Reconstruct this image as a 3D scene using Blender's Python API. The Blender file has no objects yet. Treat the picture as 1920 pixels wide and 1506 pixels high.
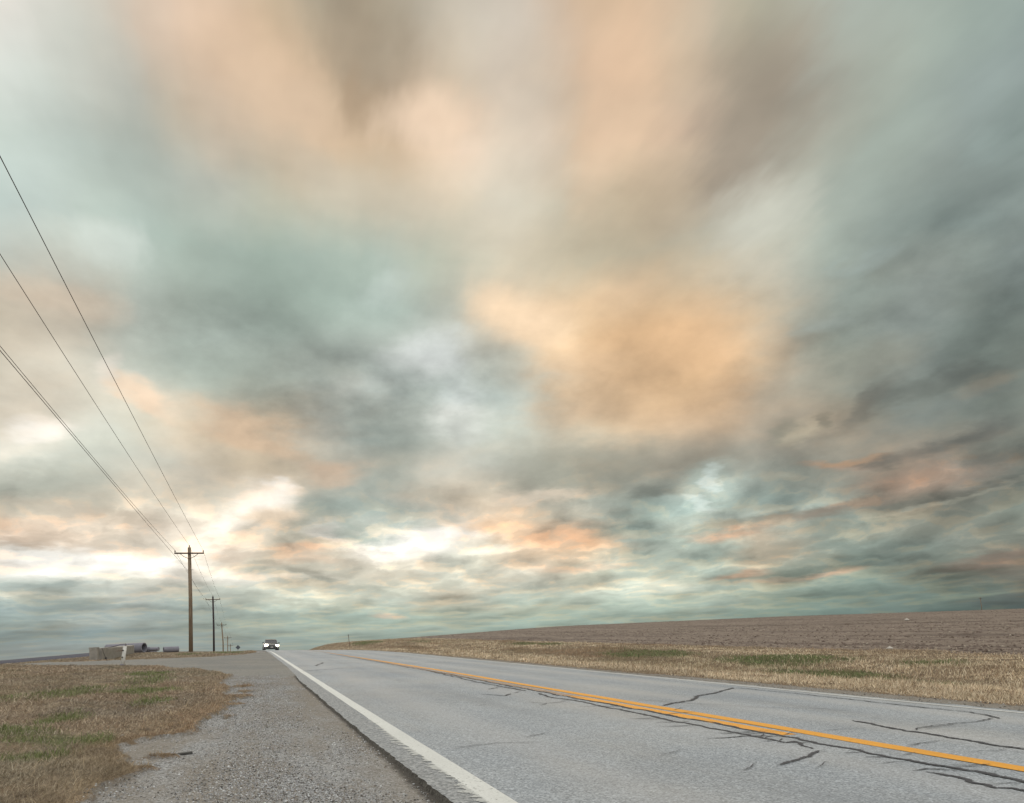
# Rural highway under a broken dusk overcast: everything is built from code.
# World frame: camera above (0,0), Y runs along the highway, X to its right, Z up.
import bpy, math
import numpy as np

sc = bpy.context.scene
COL = sc.collection
RNG = np.random.default_rng(7)
WARP_AZ, WARP_EL, BODY, SHADE, SOFT_HI, TINT = 9.0, 6.0, .52, 2.9, .5, .30

# ------------------------------------------------------------------ helpers
def link(o, parent=None):
    COL.objects.link(o)
    if parent is not None:
        o.parent = parent
    return o

def tag(o, label=None, cat=None, group=None, kind=None):
    if label: o['label'] = label
    if cat: o['category'] = cat
    if group: o['group'] = group
    if kind: o['kind'] = kind
    return o

def empty(name, loc, rz=0.0):
    o = bpy.data.objects.new(name, None)
    o.empty_display_size = .2
    o.location = loc; o.rotation_euler = (0, 0, rz)
    return link(o)

class MB:
    """collects boxes, tubes and rings into one mesh"""
    def __init__(s): s.v = []; s.f = []
    def add(s, vs, fs):
        b = len(s.v); s.v += [tuple(p) for p in vs]; s.f += [tuple(i + b for i in f) for f in fs]; return s
    def box(s, c, d, rot=None, ch=0.0):
        x, y, z = (q / 2 for q in d)
        vs = [(sx * x, sy * y, sz * z) for sz in (-1, 1) for sy in (-1, 1) for sx in (-1, 1)]
        if rot is not None: vs = [tuple(rot @ np.array(p)) for p in vs]
        vs = [(p[0] + c[0], p[1] + c[1], p[2] + c[2]) for p in vs]
        return s.add(vs, [(0, 2, 3, 1), (4, 5, 7, 6), (0, 1, 5, 4), (2, 6, 7, 3), (0, 4, 6, 2), (1, 3, 7, 5)])
    def tube(s, pts, rad, n=8, cap=True):
        pts = [np.array(p, float) for p in pts]
        rad = rad if hasattr(rad, '__len__') else [rad] * len(pts)
        vs = []; fs = []
        for i, p in enumerate(pts):
            a = pts[max(i - 1, 0)]; b = pts[min(i + 1, len(pts) - 1)]
            t = (b - a) / np.linalg.norm(b - a)
            r = np.array([0, 0, 1.0]) if abs(t[2]) < .9 else np.array([0, 1.0, 0])
            u = np.cross(t, r); u /= np.linalg.norm(u); w = np.cross(u, t)
            for k in range(n):
                an = 2 * math.pi * k / n
                vs.append(p + rad[i] * (math.cos(an) * u + math.sin(an) * w))
        for i in range(len(pts) - 1):
            for k in range(n):
                k2 = (k + 1) % n
                fs.append((i * n + k, i * n + k2, (i + 1) * n + k2, (i + 1) * n + k))
        if cap:
            fs.append(tuple(range(n))[::-1]); fs.append(tuple(range((len(pts) - 1) * n, len(pts) * n)))
        return s.add(vs, fs)
    def build(s, name, m, parent=None, smooth=False, bevel=0.0):
        me = bpy.data.meshes.new(name)
        me.from_pydata([tuple(map(float, p)) for p in s.v], [], s.f); me.update()
        me.materials.append(m)
        if smooth: me.shade_smooth()
        o = bpy.data.objects.new(name, me); link(o, parent)
        if bevel:
            b = o.modifiers.new('bevel', 'BEVEL'); b.width = bevel; b.segments = 2
        return o

def np_mesh(name, V, F, m, col=None, attrs=None, parent=None, smooth=False):
    """V (n,3), F (m,3|4) int"""
    me = bpy.data.meshes.new(name)
    n, k = F.shape
    me.vertices.add(len(V)); me.vertices.foreach_set('co', np.ascontiguousarray(V, np.float32).ravel())
    me.loops.add(n * k); me.loops.foreach_set('vertex_index', np.ascontiguousarray(F, np.int32).ravel())
    me.polygons.add(n); me.polygons.foreach_set('loop_start', np.arange(0, n * k, k, dtype=np.int32))
    me.polygons.foreach_set('loop_total', np.full(n, k, np.int32))
    me.polygons.foreach_set('use_smooth', np.full(n, smooth, bool))
    me.update(calc_edges=True)
    if col is not None:
        a = me.color_attributes.new('Col', 'FLOAT_COLOR', 'POINT')
        c = np.ones((len(V), 4), np.float32); c[:, :3] = col
        a.data.foreach_set('color', c.ravel())
    for nm, arr in (attrs or {}).items():
        a = me.attributes.new(nm, 'FLOAT', 'POINT'); a.data.foreach_set('value', np.ascontiguousarray(arr, np.float32).ravel())
    me.materials.append(m)
    o = bpy.data.objects.new(name, me)
    return link(o, parent)

# ------------------------------------------------------------------ numpy noise
_P = np.random.default_rng(3).random((256, 256))
def vnoise(x, y):
    xi = np.floor(x).astype(int); yi = np.floor(y).astype(int)
    a = x - xi; b = y - yi; a = a * a * (3 - 2 * a); b = b * b * (3 - 2 * b)
    g = lambda i, j: _P[i & 255, j & 255]
    return g(xi, yi) * (1 - a) * (1 - b) + g(xi + 1, yi) * a * (1 - b) + g(xi, yi + 1) * (1 - a) * b + g(xi + 1, yi + 1) * a * b
def fbm(x, y, o=4):
    s = 0; w = .5; t = 0
    for k in range(o):
        s = s + w * vnoise(x * 2 ** k + 17.3 * k, y * 2 ** k + 9.1 * k); t += w; w *= .5
    return s / t

# ------------------------------------------------------------------ lie of the land
import numpy as np
def sst(e0,e1,x):
    t=np.clip((x-e0)/(e1-e0),0,1); return t*t*(3-2*t)
def ground_z(x,y):
    x=np.asarray(x,float); y=np.asarray(y,float)
    X=np.where(x>-7.5,-.04255*x,.319+.05*(x+7.5)); X=np.maximum(X,-.9-0*x)
    X=np.where(x<-7.5,np.maximum(.319+.05*(x+7.5),-1.2),X)
    def drop(y,y0,m=.048):
        t=np.maximum(y-y0,0); t1=m/(2*.00022); 
        return np.where(t<t1,.00022*t*t,.00022*t1*t1+m*(t-t1))
    zl=-.844+.01507*np.minimum(y,420)+X-np.minimum(drop(y,46.),18.0)
    zl=zl-.18*np.exp(-((x+8)**2/9+(y-41)**2/30))
    zl=zl-.14*sst(40,75,y)*sst(.9,-2.0,x)
    y0=np.clip(66+1.5*(x-13),66,175)
    lat=np.where(x<150,.0035*(x-18),.462-.01*(x-150))
    zr=-1.36+.0225*np.minimum(y,420)+np.maximum(lat,-3)-np.minimum(drop(y,y0,.06),24.)
    zr=zr-.30*np.exp(-((x-12.6)/1.6)**2)*sst(60,25,y)
    w=sst(9.2,17.5,x)
    w=np.where(y>40,sst(9.2,17.5-5*sst(40,90,y),x),w)
    return zl*(1-w)+zr*w

def gz(x, y): return float(ground_z(x, y))
def bend(y): return -.0005 * np.maximum(np.asarray(y, float) - 45, 0) ** 2
_gy = [-30, 4.5, 4.94, 5.31, 5.54, 5.95, 6.84, 7.32, 7.53, 8.33, 9.47, 10.6, 11.8, 12.7, 14.7, 15.8, 19.3, 50, 60, 400]
_gx = [-.9, -.86, -.86, -.76, -.70, -.89, -.98, -.85, -.53, -.54, -.39, -.34, -.19, -.48, -.35, -.6, -.48, .1, .4, .4]
def grass_edge(y): return np.interp(y, _gy, _gx) + np.where(np.asarray(y) > 45, bend(y), 0)
def drive_near(x): return np.interp(x, [-200, -30, -8, -4, -3.3, -1.5, -.5, .95], [60, 33, 28.9, 27.6, 27, 23.9, 19.3, 18.2])
def drive_far(x): return np.interp(x, [-200, -30, -8.4, -7, -5.8, -4, -1.9, -.55, 0, .95], [64, 36.5, 31.6, 32.2, 34.6, 37.2, 40, 45, 50, 53])
def road_left(y):
    return np.interp(y, [-30, 4, 8, 12, 16, 18.5, 23, 50, 400], [.96, .96, .92, .92, .90, .93, .98, .98, .98]) + bend(y)
def road_right(y): return 8.52 + .010 * np.clip(y, -30, 45) + bend(y)
GREENS_L = [(-1.75, 13.6, .55, 1.0, 1.), (-1.95, 9.2, .28, .5, .9), (-1.62, 7.45, .42, .40, 1.), (-1.30, 7.25, .16, .22, 1.), (-1.62, 6.45, .36, .30, .9),
            (-2.4, 20, .6, 1.3, .9), (-2.05, 8.0, .35, .45, .8), (-2.7, 13.5, .6, 1.5, .6), (-1.3, 11.2, .3, .7, .6), (-2.1, 16.5, .6, 1.6, .5), (-3.6, 12.5, .5, 1., .7),
            (-1.6, 56, 1.0, 6., 1.), (-3.5, 47, .8, 3, .5)]
GREENS_R = [(15.3, 27.5, 1.2, 3.6, 1.), (15.6, 19.5, 1.4, 2.6, 1.), (13.4, 15.2, .8, 2.3, .95), (17.5, 46, 1.2, 5, .8), (16.2, 14.5, 1.2, 1.2, .5),
            (13.2, 12.0, .5, 1.2, .5), (15, 70, 1.2, 6, .45), (12.5, 88, 1.5, 9, 1.), (17.5, 10, .8, 1., .5)]
def green_mask(x, y):
    m = np.zeros(np.shape(x))
    for cx, cy, rx, ry, s in GREENS_L + GREENS_R:
        d = np.sqrt(((x - cx) / rx) ** 2 + ((y - cy) / ry) ** 2)
        m = np.maximum(m, s * np.clip(1.35 - d, 0, 1))
    n = fbm(x * 2.3, y * 1.3, 4)
    return np.clip(m * (1.5 * n + .25) * 1.15, 0, 1)
CLUMPS = [(-.16, 14.7, .22, .35), (-.22, 12.1, .25, .35), (-.26, 10.6, .2, .25), (-.27, 9.0, .1, .1), (-.66, 6.18, .13, .07), (-.70, 5.62, .07, .07), (-.14, 13.3, .15, .15)]
def grass_amount(x, y):
    """>0 inside left grass, metres from the gravel border, with the loose islands"""
    m = grass_edge(y) - x + .16 * (fbm(x * 5 + 3, y * 3, 3) - .5)
    for cx, cy, rx, ry in CLUMPS:
        m = np.maximum(m, (.9 - np.sqrt(((x - cx) / rx) ** 2 + ((y - cy) / ry) ** 2)) * min(rx, ry))
    dn = drive_near(x); df = drive_far(x)
    ind = np.minimum(y - dn, df - y) + .5 * (fbm(x * 1.3, y * 1.3, 3) - .5)
    return np.where((x < .95), np.minimum(m, -ind), m)

# ------------------------------------------------------------------ materials
def mat(name):
    m = bpy.data.materials.new(name); m.use_nodes = True
    nt = m.node_tree; b = nt.nodes['Principled BSDF']
    b.inputs['Roughness'].default_value = .9
    b.inputs['Specular IOR Level'].default_value = .25
    return m, nt, b
class N:
    """tiny node-graph writer"""
    def __init__(s, nt): s.nt = nt
    def new(s, t, **k):
        n = s.nt.nodes.new(t)
        for a, v in k.items(): setattr(n, a, v)
        return n
    def put(s, n, i, v):
        if v is None: return
        if hasattr(v, 'is_linked') or hasattr(v, 'links'): s.nt.links.new(v, n.inputs[i])
        else: n.inputs[i].default_value = v
    def math(s, op, a, b=None, c=None, clamp=False):
        n = s.new('ShaderNodeMath', operation=op, use_clamp=clamp)
        s.put(n, 0, a); s.put(n, 1, b); s.put(n, 2, c); return n.outputs[0]
    def vec(s, op, a, b=None, c=None):
        n = s.new('ShaderNodeVectorMath', operation=op)
        s.put(n, 0, a); s.put(n, 1, b); s.put(n, 2, c)
        return n.outputs['Value'] if op in ('DOT_PRODUCT', 'LENGTH') else n.outputs[0]
    def noise(s, v, scale, detail=4, rough=.55, dist=0.0, out='Fac'):
        n = s.new('ShaderNodeTexNoise'); s.put(n, 'Vector', v)
        n.inputs['Scale'].default_value = scale; n.inputs['Detail'].default_value = detail
        n.inputs['Roughness'].default_value = rough; n.inputs['Distortion'].default_value = dist
        return n.outputs[out]
    def voro(s, v, scale, feature='F1', out='Color'):
        n = s.new('ShaderNodeTexVoronoi', feature=feature); s.put(n, 'Vector', v); n.inputs['Scale'].default_value = scale
        return n.outputs[out]
    def scale(s, v, xyz, rz=0.0):
        n = s.new('ShaderNodeMapping'); s.put(n, 'Vector', v); n.inputs['Scale'].default_value = xyz
        n.inputs['Rotation'].default_value = (0, 0, rz); return n.outputs[0]
    def rng(s, v, a, b, c=0., d=1., smooth=False):
        n = s.new('ShaderNodeMapRange', interpolation_type='SMOOTHSTEP' if smooth else 'LINEAR')
        s.put(n, 'Value', v); s.put(n, 'From Min', a); s.put(n, 'From Max', b); s.put(n, 'To Min', c); s.put(n, 'To Max', d)
        return n.outputs[0]
    def mix(s, f, a, b, mode='MIX'):
        n = s.new('ShaderNodeMix', data_type='RGBA', blend_type=mode)
        s.put(n, 0, f); s.put(n, 6, a if hasattr(a, 'links') else tuple(a) + (1,) if len(a) == 3 else a)
        s.put(n, 7, b if hasattr(b, 'links') else tuple(b) + (1,) if len(b) == 3 else b); return n.outputs[2]
    def ramp(s, f, stops, interp='LINEAR'):
        n = s.new('ShaderNodeValToRGB'); cr = n.color_ramp; cr.interpolation = interp
        while len(cr.elements) < len(stops): cr.elements.new(.5)
        for e, (p, c) in zip(cr.elements, stops): e.position = p; e.color = tuple(c) + (1,)
        s.put(n, 'Fac', f); return n.outputs[0]
    def pos(s): return s.new('ShaderNodeNewGeometry').outputs['Position']
    def sep(s, v):
        n = s.new('ShaderNodeSeparateXYZ'); s.put(n, 0, v); return n.outputs
    def attr(s, name, out='Fac'):
        n = s.new('ShaderNodeAttribute'); n.attribute_name = name; return n.outputs[out]
    def bump(s, h, strength, dist):
        n = s.new('ShaderNodeBump'); s.put(n, 'Height', h); n.inputs['Strength'].default_value = strength
        n.inputs['Distance'].default_value = dist; return n.outputs[0]
def srgb(r, g, b):
    f = lambda c: c / 12.92 if c <= .04045 else ((c + .055) / 1.055) ** 2.4
    return tuple(f(c / 255) for c in (r, g, b))

def simple(name, col, rough=.7, metal=0., var=.25, scale=6., spec=.3):
    m, nt, b = mat(name); g = N(nt); p = g.new('ShaderNodeTexCoord').outputs['Object']
    n = g.noise(p, scale, 5, .6)
    c = g.mix(g.rng(n, .3, .7), tuple(x * (1 - var) for x in col), tuple(min(1, x * (1 + var)) for x in col))
    g.put(b, 'Base Color', c); b.inputs['Roughness'].default_value = rough; b.inputs['Metallic'].default_value = metal
    b.inputs['Specular IOR Level'].default_value = spec
    return m

# weathered asphalt ---------------------------------------------------------
def asphalt_nodes(g, b, base, contrast=1.0, lanes=True):
    p = g.pos(); X, Y, Z = g.sep(p)
    stone = g.voro(p, 95., out='Color'); sv = g.sep(stone)[0]
    stone2 = g.sep(g.voro(p, 42., out='Color'))[1]
    col = g.mix(g.rng(sv, 0, 1), tuple(x * (1 - .42 * contrast) for x in base), tuple(x * (1 + .42 * contrast) for x in base))
    col = g.mix(g.rng(stone2, 0, 1, 0, .5 * contrast), col, tuple(x * .74 for x in base))
    # dark pits
    pit = g.rng(g.noise(g.scale(p, (1, .6, 1)), 26., 3, .6), .66, .72)
    col = g.mix(g.math('MULTIPLY', pit, .5), col, tuple(x * .34 for x in base))
    # broad stains, dust
    st = g.noise(g.scale(p, (1, .25, 1)), .9, 5, .6)
    col = g.mix(g.rng(st, .45, .75, 0, .38), col, (.31, .29, .255))
    st2 = g.noise(p, .35, 4, .6)
    col = g.mix(1.0, col, g.ramp(st2, [(.3, (.86, .88, .9)), (.7, (1.1, 1.08, 1.05))]), 'MULTIPLY')
    if lanes:
        def track(cx, w):
            return g.rng(g.math('ABSOLUTE', g.math('SUBTRACT', X, cx)), w, 0., 0., 1., True)
        t = g.math('MAXIMUM', track(5.8, .45), track(7.5, .45))
        col = g.mix(g.math('MULTIPLY', t, .26), col, (.52, .51, .49))
        t2 = g.math('MAXIMUM', track(2.05, .5), track(3.85, .45))
        col = g.mix(g.math('MULTIPLY', t2, .20), col, (.50, .49, .48))
        d = track(6.65, .35)
        d = g.math('MAXIMUM', d, track(2.95, .3))
        col = g.mix(g.math('MULTIPLY', d, g.rng(g.noise(g.scale(p, (1, .15, 1)), 2., 4), .35, .65, .05, .34)), col, tuple(x * .6 for x in base))
        # crumbled outer lip left of the edge line
        lip = g.rng(g.math('ADD', X, g.math('MULTIPLY', g.noise(p, 22, 3), .05)), 1.175, 1.145)
        lipc = g.mix(g.sep(g.voro(p, 60., out='Color'))[0], (.085, .088, .09), (.43, .445, .45))
        near = g.rng(Y, 40, 20)
        col = g.mix(g.math('MULTIPLY', g.math('MULTIPLY', lip, near), .65), col, lipc)
    h = g.math('ADD', g.math('MULTIPLY', sv, .5), g.math('MULTIPLY', g.noise(p, 60, 3), .8))
    g.put(b, 'Base Color', col); g.put(b, 'Normal', g.bump(h, .5, .004))
    b.inputs['Roughness'].default_value = .9; b.inputs['Specular IOR Level'].default_value = .12
    return col
M = {}
m, nt, b = mat('weathered_asphalt'); asphalt_nodes(N(nt), b, (.365, .398, .432), 1.2); M['asphalt'] = m
m, nt, b = mat('driveway_asphalt'); asphalt_nodes(N(nt), b, (.275, .275, .265), .9, False); b.inputs['Specular IOR Level'].default_value = 0.; M['drive'] = m

def paint(name, base, worn_lo, worn_hi, teeth=False, fade=None):
    m, nt, b = mat(name); g = N(nt); p = g.pos(); X, Y, Z = g.sep(p)
    n = g.noise(g.scale(p, (1, .7, 1)), 38., 5, .65)
    n2 = g.noise(g.scale(p, (1, .2, 1)), 5., 3, .6)
    col = g.mix(g.rng(n2, .3, .7), tuple(x * .88 for x in base), base)
    col = g.mix(g.rng(g.sep(g.voro(p, 95., out='Color'))[0], 0, 1, 0, .22), col, (.25, .25, .24))
    wear = g.math('ADD', g.math('MULTIPLY', n, .75), g.math('MULTIPLY', n2, .25))
    a = g.rng(wear, worn_lo, worn_hi, 1., 0.)
    if teeth:   # ragged spill of paint over the crumbled lip
        tn = g.noise(g.scale(p, (.8, 1, 1), .6), 8.5, 6, .68)
        lim = g.rng(X, 1.02, 1.15, .70, .40)
        lim = g.math('ADD', lim, g.rng(Y, 6.5, 10., 0., .4))
        a2 = g.math('MAXIMUM', g.rng(tn, lim, g.math('ADD', lim, .02)), g.rng(g.math('ADD', X, g.math('MULTIPLY', g.noise(p, 40, 4), .02)), 1.155, 1.16))
        inner = g.rng(X, 1.13, 1.15, .72, 1.)
        a = g.math('MULTIPLY', g.math('MULTIPLY', a, a2), inner)
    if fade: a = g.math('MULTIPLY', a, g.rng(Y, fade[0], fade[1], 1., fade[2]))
    g.put(b, 'Base Color', col); b.inputs['Roughness'].default_value = .6
    tr = g.new('ShaderNodeBsdfTransparent'); mx = g.new('ShaderNodeMixShader')
    nt.links.new(a, mx.inputs[0]); nt.links.new(tr.outputs[0], mx.inputs[1]); nt.links.new(b.outputs[0], mx.inputs[2])
    nt.links.new(mx.outputs[0], nt.nodes['Material Output'].inputs[0])
    return m
M['white'] = paint('white_road_paint', (.70, .73, .72), .60, .70, True)
M['white2'] = paint('white_edge_paint', (.66, .68, .67), .58, .70)
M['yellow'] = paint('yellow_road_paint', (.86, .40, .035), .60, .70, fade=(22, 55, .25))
M['yellow2'] = paint('worn_yellow_paint', (.88, .41, .045), .58, .68, fade=(10, 10.6, .28))

m, nt, b = mat('crack_tar'); g = N(nt); p = g.pos()
g.put(b, 'Base Color', g.mix(g.noise(p, 30, 3), (.035, .037, .045), (.10, .10, .11))); b.inputs['Roughness'].default_value = .7
a = g.math('SUBTRACT', g.noise(p, 42, 5, .75), g.math('MULTIPLY_ADD', g.attr('rim'), .34, .24)); a = g.rng(a, 0., .03)
tr = g.new('ShaderNodeBsdfTransparent'); mx = g.new('ShaderNodeMixShader')
nt.links.new(a, mx.inputs[0]); nt.links.new(tr.outputs[0], mx.inputs[1]); nt.links.new(b.outputs[0], mx.inputs[2])
nt.links.new(mx.outputs[0], nt.nodes['Material Output'].inputs[0]); M['tar'] = m
M['edge_tar'] = simple('dark_broken_edge', (.070, .067, .060), .95, 0, .85, 60)

# gravel and turf: one shoulder material, the attribute tells where the grass begins
m, nt, b = mat('shoulder'); g = N(nt); p = g.pos(); X, Y, Z = g.sep(p)
v1 = g.sep(g.voro(p, 105., out='Color'))[0]; v2 = g.sep(g.voro(p, 48., out='Color'))[1]
c = g.mix(v1, (.09, .09, .09), (.58, .60, .62))
c = g.mix(g.rng(v2, .0, 1., 0, .45), c, (.28, .28, .27))
big = g.noise(g.scale(p, (1.5, .4, 1)), 1.7, 6, .66)
c = g.mix(g.rng(big, .40, .60, 0, .68), c, (.255, .228, .19))
c = g.mix(g.rng(g.noise(p, 11, 5, .72), .57, .68, 0, .75), c, (.085, .077, .068))
side = g.rng(g.math('ADD', X, g.math('MULTIPLY', g.noise(p, 6, 3), .25)), .72, 1.0)     # dusty strip against the pavement
c = g.mix(g.math('MULTIPLY', side, .6), c, (.27, .245, .21))
edge = g.rng(g.math('ADD', X, g.math('MULTIPLY', g.math('SUBTRACT', g.noise(p, 17, 5, .72), .5), .13)), .86, .91)
c = g.mix(g.math('MULTIPLY', g.math('MULTIPLY', edge, g.rng(X, 1.5, 1.4)), g.rng(Y, 19, 17, 0, .8)), c, (.04, .038, .034))  # dark strip on the gravel: tar plus painted shadow of the pavement edge
n1 = g.noise(g.scale(p, (1, .5, 1)), 16., 6, .72); n2 = g.noise(g.scale(p, (1, .5, 1)), 1.1, 5, .6)
tc = g.ramp(n1, [(.3, (.10, .08, .058)), (.5, (.23, .185, .13)), (.7, (.42, .35, .25))])
tc = g.mix(g.rng(n2, .40, .62, 0, .55), tc, (.20, .135, .085))
gm = g.attr('green')
gc = g.ramp(n1, [(.3, (.05, .06, .028)), (.7, (.17, .19, .085))])
tc = g.mix(g.rng(gm, .2, .8, 0, .7), tc, gc)
soil = g.rng(g.noise(g.scale(p, (1, .5, 1)), 2.3, 5, .68), .56, .66, 0, .75)
tc = g.mix(soil, tc, (.080, .062, .050))
f = g.math('ADD', g.attr('turf'), g.math('MULTIPLY', g.math('SUBTRACT', g.noise(g.scale(p, (1, .8, 1)), 7., 6, .72), .5), .34))
c = g.mix(g.rng(f, -.05, .02, 0, .35), c, (.13, .10, .072)); c = g.mix(g.rng(f, -.005, .03), c, tc)
g.put(b, 'Base Color', c); b.inputs['Roughness'].default_value = 1.; b.inputs['Specular IOR Level'].default_value = .08
g.put(b, 'Normal', g.bump(g.math('ADD', v1, g.math('MULTIPLY', n1, 1.4)), .9, .014)); M['turf'] = m; M['gravel'] = m

# ploughed field ------------------------------------------------------------
m, nt, b = mat('ploughed_soil'); g = N(nt); p = g.pos(); X, Y, Z = g.sep(p)
n1 = g.noise(g.scale(p, (1, .35, 1)), 3.5, 6, .72); n2 = g.noise(g.scale(p, (.35, .02, 1)), 1.3, 5, .65)
c = g.ramp(n1, [(.28, (.075, .056, .046)), (.5, (.20, .163, .132)), (.72, (.37, .315, .27))])
c = g.mix(g.rng(n2, .50, .60, 0, .8), c, (.078, .058, .050))
row = g.noise(g.scale(p, (1.6, .035, 1)), 1.0, 3, .6); c = g.mix(g.rng(row, .42, .66, 0, .35), c, (.27, .225, .19))
c = g.mix(g.rng(g.noise(g.scale(p, (.4, .05, 1)), .35, 4, .6), .4, .7, 0, .4), c, (.25, .205, .175))
c = g.mix(g.rng(g.noise(p, 17, 3, .6), .67, .72, 0, .6), c, (.50, .45, .38))
g.put(b, 'Base Color', c); b.inputs['Roughness'].default_value = 1.
g.put(b, 'Normal', g.bump(n1, 1., .12)); M['field'] = m
M['ridge'] = simple('far_hazy_soil', (.060, .062, .085), 1., 0, .2, .02)  # dark soil with the blue of distant haze put into its colour

def vcol(name, rough=.85, trans=0.0):
    m, nt, b = mat(name); g = N(nt)
    g.put(b, 'Base Color', g.attr('Col', 'Color')); b.inputs['Roughness'].default_value = rough
    b.inputs['Specular IOR Level'].default_value = .15
    return m
M['blade'] = vcol('grass_blades'); M['pebble'] = vcol('pebbles', .9); M['clod'] = vcol('soil_clods', 1.)

m, nt, b = mat('pole_wood'); g = N(nt); p = g.new('ShaderNodeTexCoord').outputs['Object']
n1 = g.noise(g.scale(p, (9, 9, .35)), 3., 6, .65)
g.put(b, 'Base Color', g.ramp(n1, [(.3, (.10, .075, .055)), (.55, (.26, .20, .145)), (.75, (.38, .31, .23))]))
g.put(b, 'Normal', g.bump(n1, .5, .01)); M['wood'] = m
M['dark_wood'] = simple('tarred_wood', (.055, .045, .05), .9, 0, .3, 5)
M['arm_wood'] = simple('crossarm_wood', (.10, .07, .06), .9, 0, .3, 5)
M['insulator'] = simple('brown_porcelain', (.10, .055, .045), .25, 0, .1, 5, .5)
M['steel'] = simple('galvanised_steel', (.20, .19, .19), .45, .6, .2, 8)
M['wire'] = simple('weathered_wire', (.06, .05, .055), .6, .3, .1, 3)
M['concrete'] = simple('old_concrete', (.30, .285, .26), .9, 0, .2, 4)
M['concrete2'] = simple('pale_concrete', (.235, .235, .28), .85, 0, .12, 3)
M['dark'] = simple('black_rubber', (.02, .02, .022), .8, 0, .2, 8)
M['scrap'] = simple('grey_rubber', (.06, .06, .058), .85, 0, .3, 30)
M['hole'] = simple('dark_hollow', (.03, .03, .05), 1., 0, .1, 4)
M['pvc'] = simple('white_pipe', (.62, .62, .60), .5, 0, .12, 10)
M['sign_back'] = simple('dull_sign_metal', (.10, .11, .13), .6, .3, .15, 6)
M['stone'] = simple('pale_stone', (.55, .52, .48), .9, 0, .15, 8)
M['rust'] = simple('rusty_post', (.16, .10, .08), .9, 0, .2, 8)
M['car_paint'] = simple('silver_car_paint', (.22, .22, .225), .25, .5, .03, 3, .5)
M['glass'] = simple('car_glass', (.025, .03, .035), .08, 0, .02, 2, .6)
M['chrome'] = simple('bright_trim', (.6, .6, .6), .2, .9, .05, 4)
M['plate'] = simple('number_plate', (.5, .5, .48), .5, 0, .05, 10)
m, nt, b = mat('lit_headlight'); b.inputs['Emission Color'].default_value = (1, .90, .60, 1); b.inputs['Emission Strength'].default_value = 22.; b.inputs['Base Color'].default_value = (.9, .9, .85, 1); M['lamp'] = m

# ------------------------------------------------------------------ ground sheets
def steps(a, b, d0, k, c):
    out = [a]; 
    while out[-1] < b: out.append(out[-1] + max(d0, k * (abs(out[-1] - c))))
    return out
xs = steps(4., 5000, .12, .028, 2.) ; xl = [2 * 4. - q for q in xs][1:]
xs = np.array(sorted(set(xl + xs)))
xs = np.array(sorted(set(np.round(np.concatenate([xs[(xs > -5000)], np.arange(-1.5, 1.0, .045)]), 4))))
ysf = steps(0., 14, .055, 0., 0.); ysf += steps(ysf[-1], 6500, .11, .018, 0.)[1:]; ysb = [-q for q in steps(0., 120, .5, .1, 0.)][1:]
ys = np.array(sorted(set(ysb + ysf)))
# finer across the visible strip on the left
GX, GY = np.meshgrid(xs, ys, indexing='ij'); gx = GX.ravel(); gy = GY.ravel()
Zb = ground_z(gx, gy)
Z = Zb.copy()
r = np.hypot(gx, gy)
ga = grass_amount(gx, gy)
left = gx < road_left(gy) + .02
right = gx > road_right(gy) - .02
lg = left & (ga > 0)
# grass hummocks
hum = (fbm(gx * 1.4, gy * .9, 4) - .5) * .16 + (fbm(gx * 6, gy * 4, 3) - .5) * .05
vr = right & (gx > road_right(gy) + .55) & (gx < 19.5)
Z += np.where(lg, hum * np.clip(ga / .5, 0, 1) * np.clip(1.2 - r / 60, .2, 1) - .0, 0)
Z += np.where(vr, hum * 1.3 * np.clip((gx - 9.3) / 1.0, 0, 1), 0)
# gravel sits a little under the pavement edge
gr = left & (ga <= 0) & ((gy < drive_near(gx)) | (gy > drive_far(gx)))
Z += np.where(gr, -.026 + (fbm(gx * 9, gy * 9, 3) - .5) * .014 + (fbm(gx * 1.2, gy * .5, 3) - .5) * .03, 0)
Z += np.where(right & ~vr & (gx < 10.5), -.03, 0)
# clods of the field
fd = right & (gx >= 19.5)
Z += np.where(fd, (fbm(gx * 1.8, gy * .8, 4) - .5) * .22 * np.clip(1.1 - r / 300, 0, 1), 0)
# under the road
ins = (gx > road_left(gy) + .02) & (gx < road_right(gy) - .02)
Z = np.where(ins, Zb - .09, Z)
Zflat = -.25 - (np.clip(gy, 0, None)) * 0
G = np.column_stack([gx, gy, Z])
nx, ny = len(xs), len(ys)
I = np.arange(nx * ny).reshape(nx, ny)
Q = np.stack([I[:-1, :-1], I[1:, :-1], I[1:, 1:], I[:-1, 1:]], -1).reshape(-1, 4)
cx = gx[Q].mean(1); cy = gy[Q].mean(1)
gq = grass_amount(cx, cy)
field_edge = 19.6 + .5 * (fbm(cx * .3, cy * .2, 3) - .5)
cat = np.zeros(len(Q), int)                                     # 0 ground far off
near = (np.abs(cx) < 400) & (cy < 700) & (cy > -60)
L = cx < road_left(cy); Rr = cx > road_right(cy)
incar = (cy > drive_near(cx)) & (cy < drive_far(cx)) & L & (cx > -60)
cat[near & L & (gq > 0) & (cx > -60) & (cy < 420)] = 1          # left verge
cat[near & L & (gq <= 0)] = 2                                   # gravel
cat[incar & (gq <= .12)] = 3                                    # driveway
cat[near & ~L & (cx < road_right(cy) + .62 + .25 * (fbm(cx * 2, cy * 2, 2) - .5)) & (cy < 420)] = 2
cat[near & Rr & (cx >= road_right(cy) + .62 + .25 * (fbm(cx * 2, cy * 2, 2) - .5)) & (cx < field_edge) & (cy < 420)] = 1
cat[near & Rr & (cx >= field_edge)] = 4
cat[~L & ~Rr & near] = 2
greenv = green_mask(gx, gy)
turfv = np.clip(np.where(gx > 4.8, gx - (road_right(gy) + .62), ga), -1, 1)
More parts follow.
